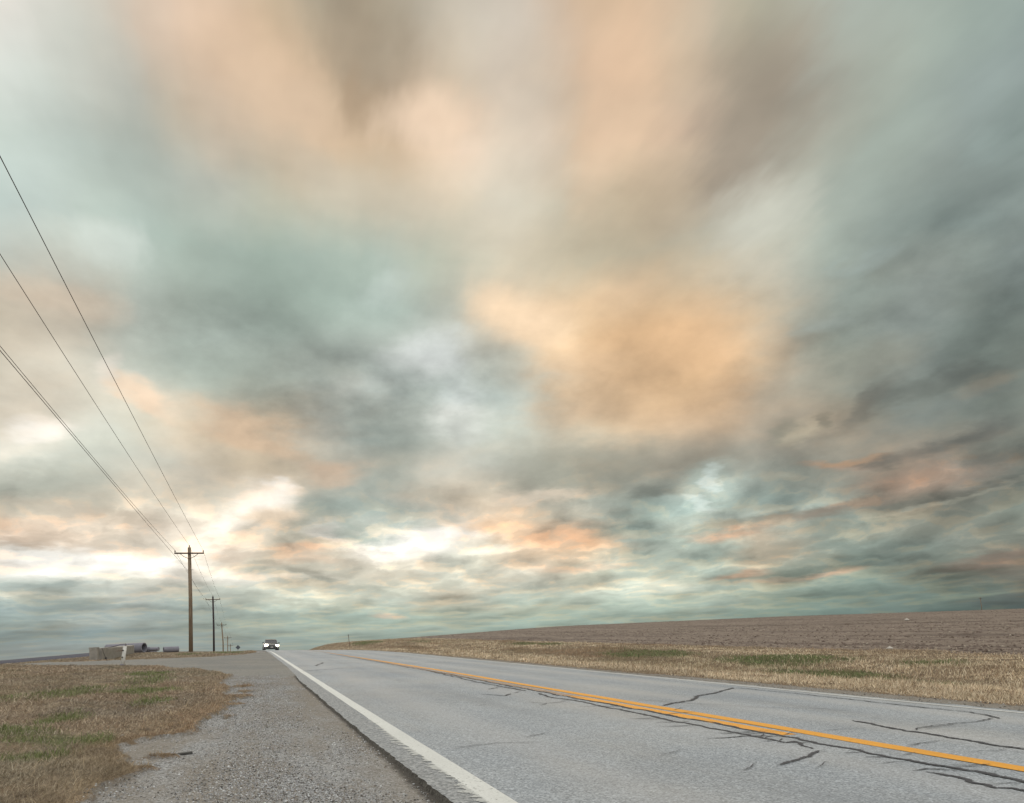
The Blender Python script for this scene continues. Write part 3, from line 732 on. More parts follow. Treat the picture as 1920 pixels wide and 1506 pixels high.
# leaning white post with bolts and a slack cable
zb = gz(-4.0, 27) - .05
rt = empty('post', (-4.0, 27, zb)); tag(rt, 'short leaning white post with two dark bolts at the driveway edge', 'post')
MB().tube([(0, 0, -.1), (.10, 0, .36 - zb)], [.062, .055], 14).build('shaft', M['pvc'], rt, smooth=True)
MB().tube([(0, 0, -.1), (.012, 0, .10)], [.08, .07], 14).build('base', M['concrete2'], rt, smooth=True)
for zz in (.0, .22): MB().tube([(.02 + .10 * (zz + .1) , -.09, zz - zb), (.02 + .10 * (zz + .1), .02, zz - zb)], .022, 8).build('bolt', M['dark'], rt)
MB().tube([(.12, 0, .20 - zb), (.0, -.02, .212 - zb), (-.18, -.03, .205 - zb)], [.016, .014, .004], 6).build('rod', M['rust'], rt)
MB().tube([(.10, 0, .34 - zb), (.13, 0, .40 - zb), (.10, 0, .43 - zb)], .02, 8).build('hook', M['steel'], rt)
o = MB().tube([(-3.88, 27, .41), (-3.93, 27, .425), (-4.02, 27, .415), (-4.16, 27, .375), (-4.30, 27.1, .345), (-4.45, 27.3, .33), (-4.62, 27.8, .33), (-4.80, 28.4, .335), (-4.95, 29.4, .32), (-5.2, 31, .22), (-5.4, 33, gz(-5.4, 33) + .02)], .009, 6).build('cable', M['wire'])
tag(o, 'dark slack cable hanging from the hook of the leaning white post', 'cable')

# litter and stones
z0 = float(ground_here(np.array([-.50]), np.array([6.24]))[0])
rt = MB()
rt.add([(-.075, -.02, 0), (.07, -.028, .0), (.085, .015, .004), (.06, .03, .002), (-.06, .034, .0), (-.085, .01, .003),
        (-.07, -.016, .018), (.066, -.022, .022), (.08, .012, .026), (.056, .025, .024), (-.058, .03, .02), (-.08, .01, .019)],
       [(5, 4, 3, 2, 1, 0), (6, 7, 8, 9, 10, 11)] + [(k, (k + 1) % 6, (k + 1) % 6 + 6, k + 6) for k in range(6)])
o = rt.build('rubber_scrap', M['scrap']); o.scale = (.8, .7, .6); o.location = (-.50, 6.24, z0 + .004); o.rotation_euler = (0.03, .02, .5); tag(o, 'flat dark rubber scrap lying on the gravel near the grass', 'scrap')
def stone(x, y, s, label, grp=None):
    V = OCT * np.random.default_rng(int(abs(x) * 10)).uniform(.7, 1.2, (6, 1)) * np.array([s, s * .8, s * .5])
    mb = MB().add(V, [tuple(f) for f in OF]); o = mb.build('stone', M['stone'], smooth=False)
    su = o.modifiers.new('s', 'SUBSURF'); su.levels = su.render_levels = 2; su.subdivision_type = 'SIMPLE'
    o.location = (x, y, float(ground_here(np.array([x]), np.array([y]))[0]) + s * .3); tag(o, label, 'stone', grp)
stone(19.9, 19.4, .16, 'white stone at the field margin right of the green patches')
stone(62, 58, .35, 'pale lump lying in the ploughed field left of centre right', None)
stone(-1.12, 7.6, .025, 'small whitish pebble in the brown grass at left')

# ------------------------------------------------------------------ the oncoming car
CY = 93.0; CX = 3.10 + float(bend(CY))
rt = empty('car', (CX, CY, gz(CX, CY) - .02)); tag(rt, 'silver car with both headlights lit coming over the crest', 'car')
rt.rotation_euler = (0, math.atan(.04255), math.atan(-.001 * (CY - 45)) * -1)
rt.rotation_euler[1] = math.atan(.04255) * 1.0; rt.scale = (.90, .90, .93)
# body lofted front (-y) to rear (+y): y, half width, sill z, shoulder z, hood z at centre
st = [(-2.28, .60, .34, .56, .60), (-2.22, .76, .28, .64, .70), (-2.0, .86, .24, .72, .80), (-1.5, .90, .22, .80, .90), (-.95, .91, .22, .88, .98),
      (0, .915, .22, .92, .96), (1.0, .91, .22, .94, .98), (1.8, .89, .24, .94, 1.04), (2.15, .82, .30, .88, .98), (2.26, .70, .36, .80, .86)]
vs = []; fs = []
for (yy, hw, zs, zh, zc) in st:
    vs += [(-hw * .92, yy, zs), (-hw, yy, (zs + zh) / 2), (-hw * .96, yy, zh), (-hw * .55, yy, zc), (0, yy, zc + .02), (hw * .55, yy, zc), (hw * .96, yy, zh), (hw, yy, (zs + zh) / 2), (hw * .92, yy, zs), (0, yy, zs)]
k = 10
for i in range(len(st) - 1):
    for j in range(k): fs.append((i * k + j, i * k + (j + 1) % k, (i + 1) * k + (j + 1) % k, (i + 1) * k + j))
fs.append(tuple(range(k))[::-1]); fs.append(tuple(range((len(st) - 1) * k, len(st) * k)))
body = MB().add(vs, fs).build('body', M['car_paint'], rt, smooth=True)
# greenhouse
cab = [(-.98, .74, .95, .96), (-.25, .66, 1.38, 1.40), (.35, .64, 1.44, 1.46), (1.0, .64, 1.40, 1.42), (1.75, .70, 1.0, 1.0)]
vs = []; fs = []
for yy, hw, z1, z2 in cab: vs += [(-.80 if z1 > 1.1 else -hw, yy, .90), (-hw, yy, z1), (0, yy, z2), (hw, yy, z1), (.80 if z1 > 1.1 else hw, yy, .90)]
for i in range(len(cab) - 1):
    for j in range(4): fs.append((i * 5 + j, i * 5 + j + 1, (i + 1) * 5 + j + 1, (i + 1) * 5 + j))
MB().add(vs, fs).build('window_glass', M['glass'], rt)
vs = []; fs = []
for yy, hw, z1, z2 in [(-.28, .67, 1.375, 1.395), (.35, .655, 1.45, 1.47), (1.02, .65, 1.41, 1.43)]: vs += [(-hw, yy, z1 + .012), (0, yy, z2 + .014), (hw, yy, z1 + .012)]
for i in range(2):
    for j in range(2): fs.append((i * 3 + j, i * 3 + j + 1, (i + 1) * 3 + j + 1, (i + 1) * 3 + j))
MB().add(vs, fs).build('roof', M['car_paint'], rt)
for s in (-1, 1):
    MB().tube([(s * .80, -1.0, .93), (s * .67, -.27, 1.39)], .03, 6).build('pillar', M['car_paint'], rt)
    MB().box((s * .98, -.72, 1.0), (.17, .10, .14)).build('mirror', M['dark'], rt, bevel=.03)
    MB().box((s * .66, -2.19, .66), (.38, .12, .22)).build('headlight', M['lamp'], rt, bevel=.03)
    for yy in (-1.42, 1.38):
        w_ = MB().tube([(s * .70, yy, .32), (s * .72, yy, .32), (s * .90, yy, .32), (s * .92, yy, .32)], [.29, .325, .325, .29], 20).build('wheel', M['dark'], rt, smooth=False)
        MB().tube([(s * .915, yy, .32), (s * .93, yy, .32)], [.20, .19], 16).build('rim', M['chrome'], w_)
MB().box((0, -2.285, .60), (.80, .05, .16)).build('grille', M['dark'], rt, bevel=.02)
MB().box((0, -2.27, .70), (.92, .05, .03)).build('trim', M['chrome'], rt)
MB().box((0, -2.27, .36), (1.35, .08, .14)).build('bumper_intake', M['dark'], rt, bevel=.02)
MB().box((0, -2.325, .46), (.31, .02, .13)).build('number_plate', M['plate'], rt)

# ------------------------------------------------------------------ sky
SKY_EL = [-1, 0.6, 2, 3.4, 5, 7, 9, 11, 13.5, 16, 19, 22, 25, 28, 31.5, 35, 38.5, 42]
SKY_AZ = (-17.0, 59.0, 26)
SKY_ROWS = [
    [113, 134, 139, 115, 135, 141, 120, 139, 144, 123, 142, 146, 124, 143, 146, 127, 146, 148, 130, 149, 149, 132, 151, 148, 134, 153, 149, 135, 154, 149, 135, 154, 148, 134, 153, 147, 132, 151, 145, 130, 149, 143, 127, 146, 140, 123, 142, 138, 119, 138, 133, 115, 134, 128, 109, 128, 122, 102, 122, 117, 96, 116, 111, 91, 109, 106, 86, 102, 101, 81, 95, 96, 81, 94, 95, 82, 95, 96],
    [113, 134, 139, 115, 135, 141, 120, 139, 144, 123, 142, 146, 124, 143, 146, 127, 146, 148, 132, 151, 150, 137, 155, 151, 141, 159, 154, 144, 163, 156, 147, 164, 156, 147, 165, 156, 146, 165, 157, 144, 163, 154, 142, 161, 152, 140, 159, 150, 137, 156, 147, 131, 150, 142, 121, 140, 132, 114, 134, 127, 108, 127, 122, 103, 120, 115, 95, 112, 108, 89, 102, 100, 89, 100, 98, 90, 100, 98],
    [121, 142, 145, 125, 145, 147, 132, 149, 151, 135, 152, 153, 134, 152, 151, 139, 158, 153, 147, 165, 158, 155, 172, 162, 161, 179, 168, 166, 183, 171, 169, 183, 169, 168, 182, 169, 166, 183, 171, 164, 180, 167, 165, 180, 167, 171, 186, 173, 165, 181, 168, 156, 171, 160, 146, 160, 147, 132, 149, 139, 122, 140, 132, 118, 134, 126, 108, 122, 114, 101, 107, 101, 103, 104, 97, 107, 105, 97],
    [136, 156, 155, 141, 159, 157, 150, 165, 161, 158, 169, 166, 158, 172, 167, 166, 179, 172, 175, 187, 177, 182, 194, 183, 183, 194, 182, 185, 191, 178, 193, 190, 173, 192, 192, 176, 186, 195, 182, 186, 194, 180, 192, 200, 185, 203, 212, 197, 187, 199, 185, 171, 183, 170, 165, 170, 153, 146, 156, 143, 131, 146, 136, 127, 140, 131, 124, 129, 118, 122, 114, 102, 120, 112, 100, 120, 115, 104],
    [183, 194, 188, 184, 195, 188, 190, 197, 189, 199, 200, 189, 199, 202, 191, 202, 205, 192, 205, 208, 193, 209, 209, 193, 207, 204, 187, 206, 202, 184, 208, 207, 190, 210, 209, 192, 213, 208, 190, 209, 200, 180, 202, 197, 176, 190, 197, 181, 177, 189, 176, 170, 180, 167, 178, 170, 150, 157, 158, 143, 137, 149, 139, 134, 144, 135, 127, 134, 125, 122, 127, 117, 123, 127, 117, 126, 132, 121],
    [251, 247, 236, 243, 237, 224, 230, 221, 205, 226, 217, 200, 237, 228, 211, 229, 220, 202, 218, 209, 188, 210, 201, 181, 218, 208, 189, 227, 219, 201, 228, 227, 212, 229, 222, 202, 229, 208, 181, 224, 196, 165, 210, 188, 159, 180, 185, 171, 172, 183, 170, 175, 180, 165, 182, 171, 151, 159, 160, 146, 140, 150, 140, 137, 140, 127, 137, 139, 127, 135, 140, 129, 130, 139, 129, 127, 138, 129],
    [222, 205, 183, 212, 199, 179, 198, 186, 168, 210, 195, 175, 232, 220, 202, 233, 221, 202, 217, 208, 189, 188, 188, 172, 191, 194, 181, 203, 204, 192, 221, 212, 195, 229, 211, 187, 232, 206, 175, 207, 193, 169, 183, 184, 169, 168, 184, 173, 168, 186, 177, 168, 184, 175, 157, 172, 163, 150, 161, 152, 149, 151, 139, 156, 140, 123, 145, 134, 121, 130, 133, 124, 123, 132, 124, 123, 129, 122],
    [174, 180, 168, 177, 180, 167, 181, 181, 167, 202, 194, 176, 206, 200, 183, 218, 210, 192, 221, 212, 194, 193, 192, 177, 179, 184, 172, 177, 182, 170, 199, 190, 171, 206, 192, 170, 201, 189, 168, 174, 171, 156, 156, 158, 146, 152, 155, 144, 152, 157, 147, 157, 164, 153, 154, 162, 152, 154, 157, 145, 158, 151, 136, 167, 148, 129, 149, 140, 126, 130, 132, 123, 123, 130, 122, 124, 131, 123],
    [223, 219, 205, 207, 208, 196, 188, 192, 180, 198, 199, 186, 207, 198, 180, 210, 196, 172, 210, 194, 168, 201, 192, 172, 191, 189, 174, 184, 188, 175, 194, 194, 181, 193, 193, 180, 185, 185, 171, 177, 175, 159, 177, 170, 152, 190, 175, 153, 190, 173, 151, 182, 167, 146, 169, 161, 144, 165, 157, 141, 164, 155, 137, 156, 152, 137, 138, 145, 136, 130, 138, 129, 132, 135, 124, 136, 136, 124],
    [214, 206, 188, 212, 207, 191, 201, 203, 190, 204, 200, 182, 212, 198, 174, 209, 191, 165, 202, 185, 159, 190, 185, 169, 180, 184, 173, 175, 185, 176, 187, 197, 189, 191, 200, 191, 189, 196, 185, 196, 192, 174, 205, 190, 164, 209, 187, 156, 207, 182, 150, 200, 176, 146, 186, 170, 147, 175, 166, 147, 163, 161, 145, 151, 156, 145, 140, 148, 140, 136, 142, 132, 136, 140, 129, 133, 141, 133],
    [188, 181, 164, 192, 186, 170, 198, 194, 179, 197, 199, 187, 182, 187, 175, 177, 182, 168, 175, 180, 166, 175, 182, 171, 180, 189, 180, 186, 197, 190, 197, 208, 200, 200, 210, 202, 195, 203, 194, 210, 203, 182, 227, 202, 168, 225, 192, 150, 221, 185, 140, 214, 180, 140, 198, 177, 148, 179, 171, 152, 159, 164, 151, 153, 161, 152, 145, 154, 147, 136, 146, 139, 132, 143, 137, 132, 144, 138],
    [181, 175, 157, 192, 183, 165, 196, 191, 175, 189, 195, 184, 176, 186, 176, 167, 178, 169, 163, 175, 165, 169, 180, 170, 178, 188, 178, 189, 197, 187, 199, 205, 195, 208, 208, 195, 219, 208, 186, 229, 207, 175, 235, 204, 164, 226, 190, 147, 218, 182, 139, 211, 180, 141, 196, 177, 148, 181, 174, 155, 162, 170, 159, 154, 164, 155, 146, 155, 148, 141, 152, 145, 143, 154, 149, 148, 160, 154],
    [173, 182, 175, 184, 187, 176, 193, 194, 181, 178, 189, 179, 165, 177, 166, 158, 171, 160, 155, 170, 158, 161, 175, 164, 170, 184, 173, 179, 193, 182, 188, 195, 182, 200, 197, 179, 219, 200, 172, 225, 199, 165, 225, 196, 159, 211, 183, 149, 201, 178, 147, 199, 182, 155, 194, 184, 163, 186, 184, 168, 169, 177, 165, 157, 168, 159, 149, 162, 155, 148, 161, 155, 150, 162, 156, 150, 163, 158],
    [179, 195, 189, 180, 194, 188, 181, 195, 186, 171, 187, 178, 164, 180, 169, 161, 176, 165, 161, 176, 164, 166, 179, 168, 172, 185, 172, 180, 191, 178, 186, 192, 175, 194, 193, 174, 203, 197, 176, 204, 195, 172, 200, 190, 165, 192, 181, 156, 188, 178, 155, 191, 186, 167, 191, 187, 170, 184, 185, 170, 168, 174, 162, 159, 168, 158, 156, 166, 157, 152, 163, 156, 150, 164, 158, 150, 164, 158],
    [194, 206, 197, 189, 201, 193, 183, 195, 186, 178, 188, 178, 180, 186, 175, 184, 185, 171, 188, 186, 167, 191, 187, 167, 195, 188, 167, 198, 189, 167, 207, 196, 174, 212, 202, 180, 208, 202, 184, 203, 197, 178, 196, 187, 165, 198, 184, 158, 200, 181, 153, 190, 172, 148, 180, 168, 150, 168, 165, 151, 160, 161, 148, 158, 163, 151, 157, 166, 156, 151, 162, 156, 147, 159, 154, 145, 156, 152],
    [216, 220, 212, 204, 210, 201, 197, 199, 188, 193, 192, 179, 207, 195, 174, 217, 198, 174, 222, 200, 173, 217, 193, 164, 213, 188, 158, 208, 184, 154, 223, 199, 171, 233, 210, 185, 223, 208, 187, 215, 200, 180, 210, 189, 163, 214, 189, 160, 216, 188, 159, 194, 171, 148, 173, 158, 139, 156, 149, 133, 158, 155, 142, 160, 164, 152, 162, 171, 160, 155, 167, 158, 150, 163, 156, 148, 162, 156],
    [232, 224, 214, 218, 215, 205, 207, 203, 190, 214, 198, 179, 224, 201, 177, 228, 201, 173, 226, 199, 167, 214, 189, 158, 201, 178, 149, 185, 166, 141, 199, 180, 156, 212, 195, 171, 213, 199, 180, 213, 198, 178, 215, 191, 165, 216, 189, 160, 213, 187, 158, 197, 176, 151, 181, 167, 146, 166, 160, 141, 166, 166, 151, 166, 171, 160, 166, 175, 165, 158, 169, 160, 151, 164, 157, 148, 162, 156],
    [232, 224, 214, 218, 214, 204, 208, 203, 190, 215, 198, 178, 225, 201, 178, 224, 199, 173, 216, 194, 164, 195, 181, 156, 185, 174, 151, 180, 170, 148, 190, 181, 162, 203, 195, 178, 208, 200, 185, 213, 201, 184, 217, 194, 168, 216, 191, 161, 212, 188, 160, 200, 182, 159, 186, 176, 156, 174, 170, 150, 168, 169, 153, 166, 171, 159, 166, 174, 164, 159, 170, 161, 152, 165, 157, 148, 162, 156],
]
CLOUDS = [
    (-12.12, 6.49, 6.74, 1.05, -179.5, 255.0, 253.0, 246.0, 0.95),
    (-5.04, 5.95, 5.33, 0.75, 173.0, 250.0, 244.0, 232.0, 0.7),
    (0.92, 10.67, 2.35, 1.47, -178.5, 253.0, 244.0, 230.0, 0.9),
    (-1.68, 8.53, 2.24, 0.82, -150.2, 250.0, 240.0, 225.0, 0.75),
    (12.42, 7.71, 4.51, 0.97, -174.0, 252.0, 247.0, 238.0, 0.95),
    (17.1, 6.81, 2.47, 0.57, 177.5, 238.0, 232.0, 216.0, 0.7),
    (13.33, 21.06, 3.36, 1.7, -172.1, 238.0, 243.0, 238.0, 0.9),
    (15.69, 17.5, 2.37, 2.08, 115.0, 222.0, 230.0, 224.0, 0.75),
    (7.1, 18.66, 2.44, 1.13, -169.4, 206.0, 214.0, 206.0, 0.6),
    (9.34, 25.33, 2.49, 0.93, -162.3, 200.0, 212.0, 204.0, 0.5),
    (-14.2, 14.49, 1.65, 0.93, -171.5, 241.0, 236.0, 226.0, 0.8),
    (10.48, 16.39, 3.91, 1.96, 179.8, 162.0, 176.0, 168.0, 0.35),
    (-2.46, 20.0, 6.69, 2.01, 170.2, 166.0, 182.0, 172.0, 0.6),
    (0.07, 15.85, 4.49, 0.99, 157.5, 222.0, 192.0, 160.0, 0.75),
    (-6.87, 17.65, 2.0, 0.94, 147.3, 230.0, 204.0, 176.0, 0.75),
    (-8.64, 19.37, 1.38, 0.73, 87.5, 224.0, 218.0, 206.0, 0.6),
    (5.77, 13.06, 2.46, 0.94, -179.5, 220.0, 192.0, 164.0, 0.65),
    (26.67, 12.59, 8.37, 1.84, 178.8, 147.0, 147.0, 133.0, 0.8),
    (30.61, 10.69, 2.37, 0.48, 175.1, 124.0, 126.0, 116.0, 0.7),
    (35.14, 10.87, 2.27, 0.86, -170.8, 180.0, 194.0, 184.0, 0.65),
    (23.33, 7.82, 3.88, 0.9, 176.6, 230.0, 190.0, 154.0, 0.75),
    (18.22, 8.81, 2.48, 0.65, 177.4, 238.0, 200.0, 162.0, 0.7),
    (33.09, 20.84, 5.78, 3.18, 178.9, 224.0, 184.0, 142.0, 0.65),
    (21.25, 23.74, 4.62, 1.86, 169.5, 250.0, 220.0, 184.0, 0.8),
    (27.83, 18.19, 6.87, 3.1, 159.9, 220.0, 184.0, 146.0, 0.5),
    (19.99, 19.86, 3.15, 2.32, 176.7, 190.0, 200.0, 190.0, 0.55),
    (47.66, 13.15, 5.18, 1.96, -159.2, 142.0, 147.0, 136.0, 0.45),
    (53.9, 17.32, 3.43, 2.52, 154.3, 128.0, 140.0, 132.0, 0.6),
    (53.27, 10.44, 2.5, 1.35, -179.1, 114.0, 120.0, 111.0, 0.65),
    (41.58, 13.66, 1.47, 0.83, -168.2, 194.0, 184.0, 160.0, 0.85),
    (49.12, 9.54, 4.75, 0.99, -177.4, 160.0, 139.0, 122.0, 0.5),
    (44.82, 11.13, 2.64, 0.37, -179.6, 180.0, 154.0, 134.0, 0.6),
    (42.48, 7.8, 10.5, 0.49, -179.3, 132.0, 136.0, 124.0, 0.5),
    (30.95, 3.45, 2.34, 0.48, 176.6, 218.0, 225.0, 208.0, 0.95),
    (36.57, 3.96, 2.22, 0.27, -179.8, 194.0, 160.0, 134.0, 0.75),
    (35.46, 7.11, 2.81, 0.31, -178.7, 192.0, 160.0, 134.0, 0.65),
    (42.52, 3.76, 2.05, 0.3, -171.5, 184.0, 158.0, 136.0, 0.6),
    (52.1, 3.73, 2.55, 0.41, -173.6, 132.0, 112.0, 100.0, 0.5),
    (-10.88, 3.11, 8.61, 0.57, 178.6, 126.0, 146.0, 150.0, 0.6),
    (-12.08, 1.6, 6.68, 0.42, -179.8, 104.0, 134.0, 144.0, 0.7),
    (4.75, 2.51, 7.9, 0.51, 177.8, 138.0, 158.0, 154.0, 0.4),
    (9.15, 41.12, 3.67, 2.57, -172.4, 165.0, 150.0, 128.0, 0.75),
    (9.42, 37.99, 1.68, 1.53, -138.8, 174.0, 150.0, 122.0, 0.55),
    (14.03, 36.39, 3.46, 1.97, -178.7, 243.0, 216.0, 188.0, 0.85),
    (2.04, 38.33, 5.28, 2.28, 160.4, 233.0, 204.0, 174.0, 0.65),
    (28.34, 36.76, 5.25, 2.94, 72.9, 222.0, 192.0, 162.0, 0.6),
    (33.07, 39.8, 2.84, 2.14, 134.7, 208.0, 184.0, 156.0, 0.4),
    (39.95, 34.18, 6.67, 3.33, 43.6, 150.0, 139.0, 123.0, 0.85),
    (39.43, 28.8, 4.26, 1.75, -175.2, 200.0, 200.0, 186.0, 0.75),
    (3.72, 26.27, 5.89, 3.97, 171.3, 154.0, 171.0, 159.0, 0.6),
    (-9.87, 26.56, 2.09, 1.37, 177.3, 204.0, 214.0, 206.0, 0.65),
    (-11.61, 23.18, 3.01, 1.18, 178.2, 214.0, 197.0, 175.0, 0.65),
    (-13.65, 11.67, 3.99, 1.02, -175.8, 164.0, 170.0, 159.0, 0.65),
    (-13.61, 8.25, 3.96, 0.69, 176.0, 198.0, 180.0, 160.0, 0.7),
    (8.46, 10.01, 4.64, 1.04, 170.9, 158.0, 173.0, 165.0, 0.65),
    (45.64, 24.6, 1.92, 0.55, -166.6, 172.0, 187.0, 182.0, 0.55),
    (55.32, 28.41, 1.65, 1.04, 170.9, 166.0, 181.0, 175.0, 0.5),
    (-8.37, 13.45, 4.08, 1.0, -176.3, 186.0, 190.0, 178.0, 0.4),
    (3.3, 6.77, 2.7, 0.47, 173.9, 214.0, 186.0, 160.0, 0.6),
    (-9.97, 9.8, 4.6, 0.57, 175.3, 186.0, 174.0, 156.0, 0.5),
    (25.05, 5.4, 3.63, 0.37, -179.3, 222.0, 198.0, 172.0, 0.6),
    (-1.67, 24.6, 4.32, 3.27, 164.4, 160.0, 176.0, 166.0, 0.4),
    (21.63, 10.88, 3.71, 0.49, -177.5, 230.0, 214.0, 192.0, 0.6),
    (42.98, 20.63, 2.08, 0.78, 179.6, 178.0, 188.0, 180.0, 0.5),
    (50.42, 15.6, 4.88, 0.69, -165.6, 114.0, 118.0, 110.0, 0.65),
    (46.13, 14.66, 2.58, 0.65, -146.5, 118.0, 116.0, 106.0, 0.55),
    (50.07, 14.05, 3.81, 0.7, -166.6, 136.0, 144.0, 138.0, 0.55),
    (52.83, 15.32, 1.36, 0.68, -165.3, 154.0, 144.0, 126.0, 0.55),
    (50.41, 11.9, 3.79, 0.56, -169.8, 102.0, 104.0, 98.0, 0.65),
    (46.35, 17.28, 3.18, 1.28, -171.0, 148.0, 145.0, 129.0, 0.45),
    (46.01, 11.18, 1.38, 0.43, 176.7, 110.0, 109.0, 100.0, 0.7),
    (44.15, 11.29, 1.85, 0.3, -173.0, 190.0, 154.0, 120.0, 0.6),
    (48.8, 9.58, 2.15, 0.57, -177.2, 168.0, 138.0, 115.0, 0.5),
    (42.95, 7.94, 4.35, 0.52, -173.6, 142.0, 124.0, 109.0, 0.65),
    (53.54, 10.29, 1.94, 0.81, -176.1, 98.0, 98.0, 91.0, 0.6),
    (50.09, 8.16, 4.64, 0.39, -174.3, 106.0, 105.0, 96.0, 0.6),
    (49.59, 7.73, 4.42, 0.21, -170.5, 170.0, 168.0, 152.0, 0.6),
    (35.42, 10.92, 0.91, 0.43, -144.6, 208.0, 219.0, 211.0, 0.85),
    (33.81, 9.5, 1.32, 0.31, 156.7, 202.0, 214.0, 206.0, 0.7),
    (42.73, 14.19, 0.55, 0.35, 139.3, 138.0, 134.0, 119.0, 0.7),
    (39.96, 13.88, 1.1, 0.89, 165.4, 138.0, 140.0, 125.0, 0.5),
    (34.58, 8.29, 6.31, 0.35, -179.2, 178.0, 190.0, 180.0, 0.5),
    (40.78, 3.97, 4.48, 0.27, -175.9, 110.0, 120.0, 111.0, 0.6),
    (38.94, 3.49, 3.56, 0.19, -177.7, 184.0, 162.0, 140.0, 0.55),
    (27.62, 7.89, 2.41, 0.65, -178.9, 148.0, 165.0, 156.0, 0.55),
    (50.48, 1.95, 3.75, 0.21, -175.0, 82.0, 94.0, 90.0, 0.5),
    (50.13, 1.41, 3.21, 0.14, -176.9, 126.0, 138.0, 124.0, 0.5),
    (-13.9, 7.9, 2.08, 0.45, -178.0, 192.0, 172.0, 152.0, 0.6),
    (1.7, 12.11, 1.06, 0.46, -178.6, 252.0, 246.0, 235.0, 0.7),
    (1.65, 9.71, 1.75, 0.66, -179.6, 242.0, 216.0, 184.0, 0.7),
    (-1.34, 7.01, 1.83, 0.57, 179.8, 196.0, 178.0, 160.0, 0.6),
    (5.66, 8.52, 1.65, 0.48, 169.1, 248.0, 240.0, 228.0, 0.7),
    (7.93, 8.25, 2.88, 0.52, 166.7, 150.0, 166.0, 158.0, 0.7),
    (3.51, 7.36, 1.93, 0.35, 179.3, 228.0, 192.0, 160.0, 0.65),
    (1.02, 5.4, 5.73, 0.23, 175.6, 240.0, 234.0, 217.0, 0.6),
    (6.73, 4.56, 5.17, 0.28, 176.1, 176.0, 178.0, 165.0, 0.5),
    (-12.4, 4.11, 5.34, 0.17, -179.5, 192.0, 198.0, 188.0, 0.6),
    (-12.7, 4.78, 4.01, 0.21, 179.8, 148.0, 165.0, 164.0, 0.6),
    (3.8, 3.02, 4.66, 0.16, 178.0, 186.0, 200.0, 188.0, 0.5),
    (9.63, 2.13, 1.28, 0.2, 177.7, 198.0, 178.0, 158.0, 0.65),
    (15.79, 17.88, 1.14, 0.44, -142.8, 228.0, 235.0, 229.0, 0.7),
    (10.04, 15.53, 2.13, 1.1, -179.8, 158.0, 172.0, 166.0, 0.4),
    (-10.74, 37.35, 3.16, 2.02, 145.6, 196.0, 200.0, 190.0, 0.4),
    (7.14, 32.92, 5.27, 1.42, 154.2, 206.0, 196.0, 176.0, 0.4),
    (32.95, 31.89, 2.98, 2.38, 49.0, 186.0, 170.0, 146.0, 0.5),
    (35.23, 38.64, 3.2, 1.96, 52.4, 196.0, 180.0, 156.0, 0.4),
    (49.65, 30.68, 5.25, 2.02, 34.5, 158.0, 170.0, 160.0, 0.35),
]

w = bpy.data.worlds.new('World'); sc.world = w; w.use_nodes = True
nt = w.node_tree; g = N(nt); bg = nt.nodes['Background']
d = g.vec('NORMALIZE', g.new('ShaderNodeTexCoord').outputs['Generated'])
DX, DY, DZ = g.sep(d)
def deck_at(off):                                        # the cloud layer seen as a deck in perspective
    zc = g.math('ADD', g.math('MAXIMUM', DZ, 0.0), off)
    cmb = g.new('ShaderNodeCombineXYZ'); g.put(cmb, 0, g.math('DIVIDE', DX, zc)); g.put(cmb, 1, g.math('DIVIDE', DY, zc)); g.put(cmb, 2, 0.0)
    return cmb.outputs[0]
deck = deck_at(.15)
streak = g.scale(deck, (1.5, .55, 1), math.radians(17))
# warp the large colour fields so that their borders billow
wv = g.mix(g.rng(DZ, .30, .48, 0, .85, True), g.noise(deck, 2.0, 5, .60, 0., out='Color'), g.noise(streak, 2.4, 5, .60, 0., out='Color'))
W1 = g.sep(g.vec('SUBTRACT', wv, (.5, .5, .5)))
az = g.math('MULTIPLY', g.math('ARCTAN2', DX, DY), 180 / math.pi)
el = g.math('MULTIPLY', g.math('ARCSINE', DZ), 180 / math.pi)
azw = g.math('ADD', az, g.math('MULTIPLY', W1[0], WARP_AZ))
elw = g.math('ADD', el, g.math('MULTIPLY', g.rng(el, 0, 25, 1.2, WARP_EL), W1[1]))
a0, a1, na = SKY_AZ
fz = g.math('PINGPONG', g.math('DIVIDE', g.math('SUBTRACT', azw, a0), a1 - a0), 1.0)
col = None
for i, (e, s) in enumerate(zip(SKY_EL, SKY_ROWS)):
    if i and i % 3 == 0: fz = g.math('MULTIPLY_ADD', g.sep(col)[0], 1e-7, fz)
    st = [(k / (na - 1), srgb(*s[3 * k:3 * k + 3])) for k in range(na)]
    c = g.ramp(fz, st, 'CARDINAL')
    col = c if col is None else g.mix(g.rng(elw, SKY_EL[i - 1], e, 0, 1), col, c)
# individual clouds and breaks: direction, size, colour
aw = g.math('ADD', az, g.math('MULTIPLY', W1[0], g.rng(el, 2, 32, 4., 16.)))
ew = g.math('ADD', el, g.math('MULTIPLY', g.rng(el, 0, 28, .7, 9.), W1[2]))
ae = g.new('ShaderNodeCombineXYZ'); g.put(ae, 0, aw); g.put(ae, 1, ew); ae = ae.outputs[0]
for ci, (ba, be, sa, sb, rot, r_, g_c, b_, s_) in enumerate(CLOUDS):
    if ci % 5 == 0: ae = g.vec('MULTIPLY_ADD', col, (1e-6, 1e-6, 1e-6), ae)      # keeps the long chain evaluated in order
    mp = g.new('ShaderNodeMapping', vector_type='TEXTURE'); g.put(mp, 'Vector', ae)
    mp.inputs['Location'].default_value = (ba, be, 0); mp.inputs['Rotation'].default_value = (0, 0, math.radians(rot)); mp.inputs['Scale'].default_value = (sa, sb, 1)
    col = g.mix(g.rng(g.vec('LENGTH', mp.outputs[0]), 1.55, .25, 0, s_, True), col, srgb(r_, g_c, b_))
